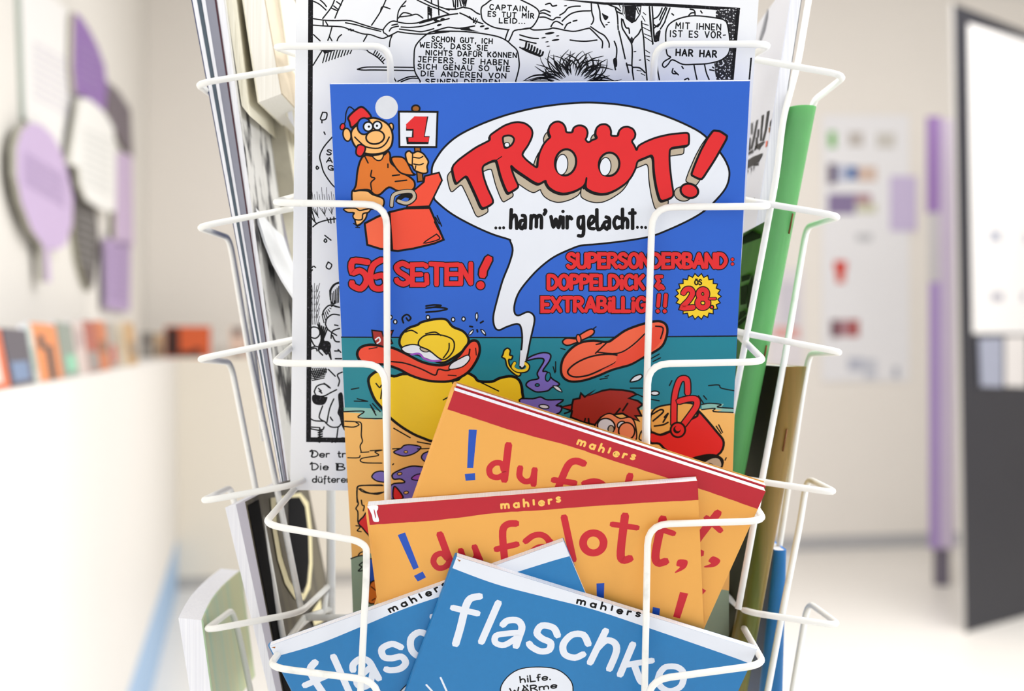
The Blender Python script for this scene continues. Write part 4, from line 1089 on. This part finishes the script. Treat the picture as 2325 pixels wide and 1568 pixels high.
# ---- amber booklets with the red top stripe
sh_lo = Sheet([(836, 1190, .6755), (1585, 1190, .6755), (880, 1400, .692)], (834, 1148), (1584, 1091))
sh_up = Sheet([(1030, 1190, .6824), (1585, 1190, .6824), (1000, 870, .6572)], (1031, 886), (1746, 1117))
def art_amber(a):
    low = a.pp('X', '352 632 700 608 1075 580') + a.pp('R', '700 322 1000 302 1395 272') + a.pp('S', '400 250 600 240 780 232')
    low[0] = (0, low[0][1]); low[-1] = (a.sh.w, low[-1][1])
    a.poly('stripe', [(0, 0), (a.sh.w, 0)] + [(x, y + random.uniform(-.00012, .00012)) for x, y in catmull(low, False, 6)][::-1])
    a.text('lemon', 'R', 'mahlers', (737, 290), (1150, 257), 52, 4.9, bounce=[0, 0, 0, 6, 0, 6, 16], track=.62)
    a.fill('bblue', 'X', '640 735 715 708 855 1065 800 1088', False); a.fill('bblue', 'X', '805 1150 895 1105 928 1165 845 1208', False)
    L = lambda fr, d, w, sm=True: a.lines('bred', fr, d, w, sm)
    L('R', '305 470 390 700', 17, False); L('R', '375 660 340 700 290 705 260 665 275 620 320 605 355 640', 14)
    # the u is traced on the other copy and laid at the same place of the cover
    s0 = a.sh; a.sh = sh_up
    L('Y', '980 840 975 910 1020 950 1075 930 1095 855', 14); L('Y', '1093 855 1085 975', 14, False)
    a.sh = s0
    L('R', '840 395 780 400 745 450 755 610 760 660', 17); L('R', '700 575 845 540', 15, False)
    L('R', '905 520 960 480 1020 475 1065 510 1080 570', 15); L('R', '1070 560 1000 560 945 600 960 650 1030 660 1085 600', 14); L('R', '1080 520 1110 650', 14, False)
    L('R', '1175 350 1240 650', 16, False)
    a.line('bred', 'S', arc(53, 531, 72, 70, 0, 345, 15), 18, True, True)
    L('S', '275 340 245 590 260 650 310 640', 19); L('S', '185 400 360 425', 14, False)
    L('S', '540 360 490 600 505 670 560 660', 19); L('S', '480 420 615 465', 14, False)
    a.fill('bred', 'S', '650 648 712 655 700 705 640 738 625 735 660 700 635 690', True)
    for d in ('0 810 40 990', '75 815 130 812 125 1000 80 1000', '470 980 520 990 500 1200 450 1190'):
        if len(nums(d)) == 4: a.fill('bblue', 'S', d, False)
    a.fill('bred', 'S', '660 875 718 885 660 1060 612 1048', False)
Wb, Hb = sh_lo.w, .236
rect = [(0, 0), (Wb, 0), (Wb, -Hb), (0, -Hb)]
r_lo, cov = booklet('comic_booklet', 'amber booklet with red top stripe and a worn white corner, in front of its twin', 'booklet', sh_lo, art_amber, 'amber', rect, .0055, 'amber booklets')
wc = Art(sh_lo)
wc.els.append((-1, 1, -1, 1, .00025))
wc.fill('paper', 'X', '334 440 432 432 440 470 428 500 452 585 425 600 392 588 378 530 350 470')
wc.fill('stripe', 'X', '398 470 412 500 420 560 408 540')
wo = put('worn_corner', wc.bm, wc.mats, r_lo); wo.matrix_parent_inverse = Matrix()
r_up, _ = booklet('comic_booklet', 'amber booklet with red top stripe tilted to the right, behind the level one', 'booklet', sh_up, None, 'amber', rect, .0046, 'amber booklets', cov.data)
sh_u2 = Sheet([(1030, 1190, .6878), (1585, 1190, .6878), (1000, 870, .6626)], (1036, 875), (1738, 1102))
booklet('comic_booklet', 'hindmost amber booklet of which only the red top edge peeks out', 'booklet', sh_u2, None, 'amber', rect, .0034, 'amber booklets', cov.data)

# ---- blue booklets with the white top strip
sh_r = Sheet([(1040, 1262, .6725), (1600, 1262, .6725), (1000, 1568, .6968)], (1037, 1263), (1719, 1474))
sh_l = Sheet([(640, 1262, .6766), (1280, 1262, .6766), (640, 1568, .7015)], (612, 1466), (1288, 1225))
def art_azure(a):
    low = a.pp('R', '395 708 700 820 1060 915 1389 1000') + a.pp('S', '480 1140 1000 1320 1165 1382')
    low[0] = (0, low[0][1]); low[-1] = (a.sh.w, low[-1][1])
    a.poly('white', [(0, 0), (a.sh.w, 0)] + catmull(low, False, 6)[::-1])
    a.text('ink', 'S', 'mahlers', (-62, 954), (374, 1058), 48, 4.3, bounce=[0, 0, 0, 6, 0, 4, 10], track=.62)
    L = lambda fr, d, w, sm=True: a.lines('white', fr, d, w, sm)
    L('R', '585 905 520 920 485 980 450 1120 415 1240', 17); L('R', '395 985 570 1025', 15, False)
    L('R', '715 950 595 1225', 16, False)
    L('R', '745 1105 780 1075 850 1075 880 1120 860 1190 838 1255', 16); L('R', '865 1160 780 1165 700 1180 695 1230 760 1245 850 1190', 14.5)
    L('R', '1130 1180 1100 1125 1020 1110 985 1160 1020 1200 1080 1230 1070 1280 1010 1290 950 1260 930 1235', 16)
    L('R', '1345 1240 1310 1175 1230 1175 1170 1240 1180 1310 1250 1335 1310 1310', 16)
    L('S', '140 1145 30 1370', 16, False); L('S', '80 1270 140 1215 200 1230 215 1290 165 1415', 16)
    L('S', '330 1240 240 1455', 16, False); L('S', '465 1355 285 1385', 15, False); L('S', '340 1385 380 1490 405 1510', 16)
    L('S', '520 1440 560 1400 640 1400 685 1445 670 1530 600 1568 540 1550 505 1500 520 1440', 15)
    L('R', '310 1475 355 1575', 4.5); L('R', '210 1525 260 1580', 4.5)
    a.fill('white', 'R', '730 1580 760 1490 850 1420 980 1400 1120 1415 1210 1480 1238 1560 1200 1680 980 1750 800 1700', True, 'ink', 2.6)
    T = lambda s, p0, p1, h: a.text('ink', 'R', s, p0, p1, h, 3.4)
    T('hiLfe.', (870, 1510), (1080, 1488), 44); T('WÄRme'.replace('Ä', 'A'), (800, 1590), (1125, 1545), 40)
    a.lines('ink', 'R', '890 1530 895 1540|915 1526 920 1536', 3.4)
    a.fill('brown', 'R', '425 642 452 655 440 662', False)
Wz, Hz = sh_r.w, .232
rz = [(0, 0), (Wz, 0), (Wz, -Hz), (0, -Hz)]
rr, covz = booklet('comic_booklet', 'azure booklet with white title tilted to the right, front of the bottom pair', 'booklet', sh_r, art_azure, 'azure', rz, .0042, 'azure booklets')
booklet('comic_booklet', 'azure booklet with white title rising to the right, behind the front azure one', 'booklet', sh_l, None, 'azure', rz, .0042, 'azure booklets', covz.data)
# ------------------------------------------------------------------ magazines in the side pockets, seen along their edges
def lerp4(q, u, v):
    """Point in the near edge quad (tl, tr, br, bl) in frame position."""
    (ax, ay), (bx, by), (cx, cy), (dx, dy) = q
    tx, ty = ax + (bx - ax) * u, ay + (by - ay) * u
    lx, ly = dx + (cx - dx) * u, dy + (cy - dy) * u
    return tx + (lx - tx) * v, ty + (ly - ty) * v

def side_mag(name, label, quad, dn, depth, layers, cat='magazine', group=None, back=(0, 0), art=None, curl=None):
    """Magazine standing on edge in a side pocket: near edge quad at depth dn, running depth metres back.
    layers: (part name, u0, u1, material). back: sideways shift of the far edge (x at near..far). curl: bow of the sheet."""
    q = nums(quad)
    root = thing(name, label, cat, P(*lerp4(q, .5, 1), dn), group)
    nseg = 8 if curl else 1
    nv = 1 if len(q) == 4 else 1
    for (pn, u0, u1, m) in layers:
        bm = bmesh.new()
        rows = []
        for k in range(nseg + 1):
            t = k / nseg
            sx = back[0] * t + (curl * math.sin(math.pi * t) if curl else 0)
            rows.append([P(*lerp4(q, u, v), dn) + V((sx, depth * t, 0)) for u, v in ((u0, 0), (u1, 0), (u1, 1), (u0, 1))])
        vs = [[bm.verts.new(p) for p in r] for r in rows]
        for a, b in zip(vs, vs[1:]):
            for i in range(4):
                j = (i + 1) % 4
                bm.faces.new((a[i], a[j], b[j], b[i]))
        bm.faces.new(vs[0][::-1]); bm.faces.new(vs[-1])
        fix(bm)
        put(pn, bm, m, root, False)
    settle(root)
    return root

def face_print(root, quad, dn, u, shapes, name='printing', slope=0.0):
    """Flat printed shapes on the face at share u of the quad; shapes = (material, [(v, t)...]) with t metres behind the near edge."""
    q = nums(quad)
    s = 1 if u > .5 else -1
    bm = bmesh.new(); ms = []
    for m, pts in shapes:
        if m not in ms: ms.append(m)
        w = [P(*lerp4(q, u, v), dn) + V((s * .0004 + slope * t, t, 0)) for v, t in pts]
        vs = [bm.verts.new(p) for p in w]
        for tri in tessellate_polygon([[V((v, t, 0)) for v, t in pts]]):
            bm.faces.new([vs[i] for i in tri]).material_index = ms.index(m)
    o = put(name, bm, ms, root)
    o.matrix_parent_inverse = root.matrix_world.inverted()
    return o

PG = W['pages']
mgrey = mat('matt_grey_cover', '#8d8e9b', .5, .08, 60)
mslate = mat('slate_cover', '#4d5a66', .5, .1, 60)
mnavy = mat('navy_cover', '#1c2c5e', .45, .1, 40)
mcrimson = mat('dark_crimson_cover', '#46202c', .45, .15, 40)
mcream = mat('cream_cover', '#ece6d2', .55, .06, 30)
mcream2 = mat('cream_sketched_cover', '#e3ddc9', .55, hex2='#b7b09c', scale=18, thr=(.36, .55), stretch=(1, 5, .8))
mkraft = mat('raw_beige_paper', '#cfc0a8', .7, .08, 200)
msketch = mat('charcoal_sketch_page', '#d8d6d2', .6, hex2='#25242a', scale=34, thr=(.38, .50), stretch=(1, 1.6, .8))
mgs = mat('grey_cover_paper', '#b5b1bc', .55, .06, 200)

# left pocket, outermost to innermost
side_mag('magazine', 'white magazine with a navy back cover, outermost of the tall ones on the left', '423 -60 445 -60 643 1093 637 1093', .742, .19,
         [('cover', 0, .12, mnavy), ('page_block', .12, .6, PG), ('cover', .6, 1, mslate)], back=(-.004, 0))
side_mag('magazine', 'slim white magazine beside the navy one on the left', '445 -60 456 -60 645 1092 643 1092', .7425, .18, [('cover', 0, .2, mslate), ('page_block', .2, 1, PG)], back=(-.002, 0))
side_mag('magazine', 'grey-spined magazine with a dark crimson and blue cover edge on the left', '456 -60 483 -60 651 1090 645 1092', .743, .19,
         [('spine', 0, .82, mgrey), ('cover', .82, 1, mcrimson)], back=(0, 0))
m4 = side_mag('magazine', 'white magazine with a charcoal drawn inner page, right of the grey spine', '483 -60 503 -60 656 1090 651 1090', .7435, .2,
         [('page_block', 0, .85, PG), ('cover', .85, 1, msketch)], back=(.004, 0))
# open leaf curling off it
lf = thing('loose_leaf', 'curled white leaf arching away from the charcoal page on the left', 'paper sheet', P(650, 1000, .76))
bm = bmesh.new()
edge = [(572, 460), (584, 505), (598, 550), (618, 600), (640, 640), (672, 690)]
for th in (0,):
    a_ = [P(x, y, .752) for x, y in edge]; b_ = [P(x + 5, y - 2, .752) for x, y in edge]
    for i in range(len(edge) - 1):
        quad_prism(bm, [a_[i], b_[i], b_[i + 1], a_[i + 1]], [v + V((.0, .10, .0)) for v in (a_[i], b_[i], b_[i + 1], a_[i + 1])])
fix(bm); put('leaf', bm, W['paper'], lf); settle(lf)
side_mag('magazine', 'cream magazine with faint sketch marks hanging behind the thick white book', '503 -60 527 -60 566 262 549 240', .746, .2,
         [('cover', 0, .25, mcream), ('page_block', .25, .7, mat('cream_pages', '#ece7d6', .7, hex2='#cfc8b0', scale=30, thr=(.3, .6), stretch=(60, 60, .3))), ('cover', .7, 1, mcream)])
side_mag('book', 'thick white book with a beige underside above the left pocket', '541 -60 592 -60 641 212 585 233', .75, .2,
         [('cover', 0, .06, mcream), ('page_block', .06, .95, mat('thick_page_edges', '#f6f3ec', .7, hex2='#e4dfd4', scale=30, thr=(.3, .6), stretch=(60, 60, .3))), ('cover', .95, 1, mkraft)])
side_mag('magazine', 'cream sketchbook just left of the white comic page', '598 -60 628 -60 676 300 650 262', .80, .16,
         [('cover', 0, .2, mcream), ('page_block', .2, .75, PG), ('cover', .75, 1, mcream)])
side_mag('magazine', 'pale drawn magazine deep in the second left pocket', '560 240 640 250 715 700 664 700', .83, .12, [('cover', 0, .1, mcream), ('page_block', .1, .4, mgs), ('cover', .4, 1, mcream2)])
side_mag('magazine', 'olive magazine edge low in the second left pocket', '622 790 700 780 720 960 668 960', .80, .12, [('cover', 0, .05, mat('olive_brown_cover', '#75693f', .5, .2, 60)), ('cover', .05, 1, mat('olive_cover', '#8d824f', .5, .3, 40))])

# black magazine with the cream ring
qb = '511 1152 558 1138 652 1620 622 1620'
mdark = mat('dark_olive_cover', '#5a5342', .55, hex2='#2e2a24', scale=26, thr=(.35, .6), stretch=(1, 2, .6), spec=.2)
mblack = mat('black_cover', '#0c0c0e', .8, .2, 60, spec=.05)
mring = mat('cream_ring_print', '#d9cd9f', .4, .1, 60)
bk = side_mag('magazine', 'black and olive magazine with a cream oval ring, lower left', qb, .735, .185,
              [('page_block', 0, .52, PG), ('cover', .52, .96, mgs), ('cover', .96, 1, mdark)], back=(.004, 0))
def ell(cv, ct, rv, rt, n=32):
    return [(cv + rv * math.cos(2 * math.pi * i / n), ct + rt * math.sin(2 * math.pi * i / n)) for i in range(n)]
shp_ = [(mblack, [(0.02, .002), (0.02, .03), (1, .016), (1, .002)])]
o1 = face_print(bk, qb, .735, 1, shp_, 'black_edge_print', .004 / .185)
def face_at(x, y):
    """(v, t) on the inner face of the black magazine where it is seen at frame position x, y."""
    q = nums(qb)
    lo, hi = .735, .93
    for _ in range(40):
        mid = (lo + hi) / 2
        wpt = P(x, y, mid)
        # v from height at the near edge
        yy = 784 - (wpt.z - H) * F / .735
        v = (yy - q[1][1]) / (q[2][1] - q[1][1])
        ex = P(*lerp4(q, 1, v), .735).x + .004 * (mid - .735) / .185
        if wpt.x < ex: hi = mid
        else: lo = mid
    return v, mid - .735
def fpoly(s): return [face_at(x, y) for x, y in nums(s)]
ring_o = '612 1130 616 1200 628 1270 645 1325 668 1360 688 1362 702 1335 707 1280 705 1200 698 1140 680 1118'
ring_i = '624 1140 626 1200 637 1262 654 1315 672 1345 686 1346 695 1322 699 1275 697 1205 690 1150 676 1128'
ring_b = '650 1130 652 1200 660 1262 672 1320 680 1342 690 1330 697 1275 695 1205 689 1150 676 1128'
def sh3(m, s): return (m, fpoly(s))
for i, (nm, m, s) in enumerate((('ring_print', mring, ring_o), ('ring_inner_print', mdark, ring_i), ('black_oval_print', mblack, ring_b), ('gold_print', mring, '700 1392 722 1360 728 1410 708 1420'))):
    o = face_print(bk, qb, .735, 1, [sh3(m, s)], nm, .004 / .185)
    o.location.x += .0003 * (i + 1)

# curled green magazine, lowest left
qg = '405 1402 461 1408 500 1700 452 1700'
gm = mat('sage_green_gloss_cover', '#8fb596', .35, hex2='#b5b98a', scale=7, thr=(.35, .65), stretch=(1, 6, .3))
side_mag('magazine', 'green magazine curling outward in the lowest left pocket', qg, .722, .16,
         [('page_block', 0, .93, PG), ('cover', .93, 1, gm)], back=(-.012, 0), curl=-.004)

# right pockets
mlw = mat('white_gloss_cover', '#e2e3ec', .4, .04, 30)
qr1 = '1803 -60 1828 -60 1742 500 1716 514'
r1 = side_mag('magazine', 'white magazine with black brush lettering at the upper right', qr1, .742, .2,
         [('cover', 0, .1, mlw), ('page_block', .1, .9, PG), ('cover', .9, 1, W['paper'])], back=(.002, 0))
def r1_at(x, y):
    q = nums(qr1)
    lo, hi = .742, 1.05
    for _ in range(40):
        mid = (lo + hi) / 2
        wpt = P(x, y, mid)
        yy = 784 - (wpt.z - H) * F / .742
        v = (yy - q[0][1]) / (q[3][1] - q[0][1])
        ex = P(*lerp4(q, 0, v), .742).x + .002 * (mid - .742) / .2
        if wpt.x > ex: hi = mid
        else: lo = mid
    return v, mid - .742
def r1p(s): return [r1_at(1660 + x / 4.9, 180 + y / 4.9) for x, y in nums(s)]
INK = W['ink']
strokes = ['190 520 200 515 195 640 185 640', '228 490 246 480 240 600 225 620', '285 460 305 445 270 640 240 770 220 780', '300 560 318 550 310 640 292 660',
           '345 405 370 390 350 560 345 680 325 690 335 540', '405 360 432 345 400 560 370 680 350 690 380 560', '440 470 458 440 446 520 432 530',
           '200 650 220 650 215 790 190 800', '280 650 300 640 300 760 270 790', '165 830 250 780 250 815 165 855', '270 740 360 690 385 690 330 760 320 785 290 770 260 800',
           '160 920 250 860 355 820 350 850 310 920 160 1010', '255 945 310 930 310 955 255 965', '185 1010 195 1005 190 1060', '225 985 235 980 228 1070', '255 970 266 968 252 1030',
           '235 1330 275 1315 268 1335 235 1345']
face_print(r1, qr1, .742, 0, [(INK, r1p(s)) for s in strokes], 'brush_lettering', .01)
face_print(r1, qr1, .742, 0, [(mat('soft_grey_print', '#8f929c', .5, .3, 30), [r1_at(x, y) for x, y in nums('1745 18 1738 40 1730 70 1724 90 1728 95 1738 68 1744 40')])], 'sketch_mark', .01)
face_print(r1, qr1, .742, 0, [(W['coral'], r1p('395 690 412 680 405 740 388 760')), (W['brown'], r1p('425 540 442 530 440 590 425 600'))], 'orange_mark', .01)
face_print(r1, qr1, .742, 1, [(W['paper'], [(0, 0), (0, .01), (1, .01), (1, 0)])], 'cover_edge')

def spine_mag(name, label, top, bot, dn, wid0, wid1, depth, m_cov, m_in, group=None, pages=True, staples=()):
    """Folded magazine with its rounded spine towards the viewer. top/bot: frame positions of the spine's right side; widths in pixels."""
    root = thing(name, label, 'magazine', P(bot[0] - wid1 / 2, bot[1], dn), group)
    def prof(x, y, w, inset=0.0):
        r = w * dn / F / 2
        c = P(x - w / 2, y, dn) + V((0, r, 0))
        r -= inset
        pts = [c + V((r, depth, 0))]
        n = 10
        for k in range(n + 1):
            an = math.pi * k / n
            pts.append(c + V((r * math.cos(an), -r * math.sin(an), 0)))
        pts.append(c + V((-r, depth, 0)))
        return pts
    a, b = prof(*top, wid0), prof(*bot, wid1)
    bm = bmesh.new()
    va, vb = [bm.verts.new(p) for p in a], [bm.verts.new(p) for p in b]
    for i in range(len(a) - 1):
        f = bm.faces.new((va[i], va[i + 1], vb[i + 1], vb[i])); f.smooth = True
        f.material_index = 1 if i == len(a) - 2 else 0
    bmesh.ops.solidify(bm, geom=bm.faces[:], thickness=-.0004)
    co = put('cover', bm, [m_cov, m_in], root)
    bm = bmesh.new()
    quad_prism(bm, prof(top[0], top[1] + 2, wid0, .0009), prof(bot[0], bot[1] - 2, wid1, .0009)); fix(bm)
    put('page_block', bm, PG, root)
    for (x, y0, y1) in staples:
        bm = bmesh.new()
        t0 = (y0 - top[1]) / (bot[1] - top[1]); t1 = (y1 - top[1]) / (bot[1] - top[1])
        def on(t, yy):
            xr = top[0] + (bot[0] - top[0]) * t; w = wid0 + (wid1 - wid0) * t
            r = w * dn / F / 2
            c = P(xr - w / 2, yy, dn) + V((0, r, 0))
            an = math.acos(max(-1, min(1, 2 * x - 1)))
            return c + V(((r + .0003) * math.cos(an), -(r + .0003) * math.sin(an), 0))
        tube(bm, [on(t0, y0), on(t1, y1)], .0005)
        put('staple', bm, mat('rusty_staple', '#7a4a22', .6, .3, 300, metal=.4), root)
    settle(root)
    return root

mgreen = mat('leaf_green_gloss_cover', '#98f09c', .22, .08, 40, spec=.6)
mgin = mat('leaf_green_printed_cover', '#57ad24', .4, hex2='#459a18', scale=30, thr=(.35, .6), spec=.1)
gr = spine_mag('magazine', 'bright green magazine with a rusty staple in its rounded spine, right side', (1860, 238), (1696, 1082), .737, 62, 66, .16, mgreen, mgin, staples=((.82, 484, 530), (.8, 784, 816)))
# dark print on the inner green face
def left_face(root, top, bot, dn, w0, w1, polys, name):
    """Printed shapes on the flat left side of a spine_mag, placed where they are seen."""
    bm = bmesh.new(); ms = []
    for m, s in polys:
        if m not in ms: ms.append(m)
        pts = []
        for x, y in nums(s):
            lo, hi = dn, dn + .25
            for _ in range(40):
                mid = (lo + hi) / 2
                wpt = P(x, y, mid)
                yy = 784 - (wpt.z - H) * F / dn
                t = (yy - top[1]) / (bot[1] - top[1])
                ex = P(top[0] + (bot[0] - top[0]) * t - (w0 + (w1 - w0) * t), yy, dn).x - .0005
                if wpt.x > ex: hi = mid
                else: lo = mid
            q = P(x, y, mid); q.x -= .0002
            pts.append(q)
        vs = [bm.verts.new(p) for p in pts]
        for tri in tessellate_polygon([[V((p.y, p.z, 0)) for p in pts]]):
            bm.faces.new([vs[i] for i in tri]).material_index = ms.index(m)
    o = put(name, bm, ms, root)
    o.matrix_parent_inverse = root.matrix_world.inverted()
    return o
mdg = mat('dark_green_print', '#122806', .9, .3, 60, spec=.03)
left_face(gr, (1860, 238), (1696, 1082), .737, 62, 66,
          [(mdg, '1684 538 1708 524 1728 532 1728 540 1684 556'), (mdg, '1684 626 1704 622 1702 634 1684 640'), (mdg, '1682 650 1698 645 1694 690 1682 692'), (mdg, '1700 645 1710 620 1706 690 1696 702'),
           (mdg, '1680 708 1690 704 1696 712 1676 730'), (mdg, '1676 732 1700 714 1694 726 1676 742')], 'cover_print')
mgold = mat('gold_gloss_cover', '#c6a45c', .28, hex2='#7d8430', scale=14, thr=(.36, .62), stretch=(5, 1, .05), spec=.55)
moliv = mat('dark_olive_inner_cover', '#4a4606', .65, .25, 20, spec=.15)
spine_mag('magazine', 'gold and olive magazine with glossy rounded spine, right of the amber booklets', (1837, 832), (1690, 1640), .737, 54, 60, .15, mgold, moliv, staples=((.55, 974, 1024),))
mbl = mat('sky_blue_gloss_cover', '#4aaaf0', .35, .1, 40)
spine_mag('magazine', 'sky blue magazine at the lower right behind the gold one', (1788, 1249), (1780, 1680), .775, 28, 62, .12, mbl, mat('deep_blue_inner_cover', '#15518c', .4, .1, 40))
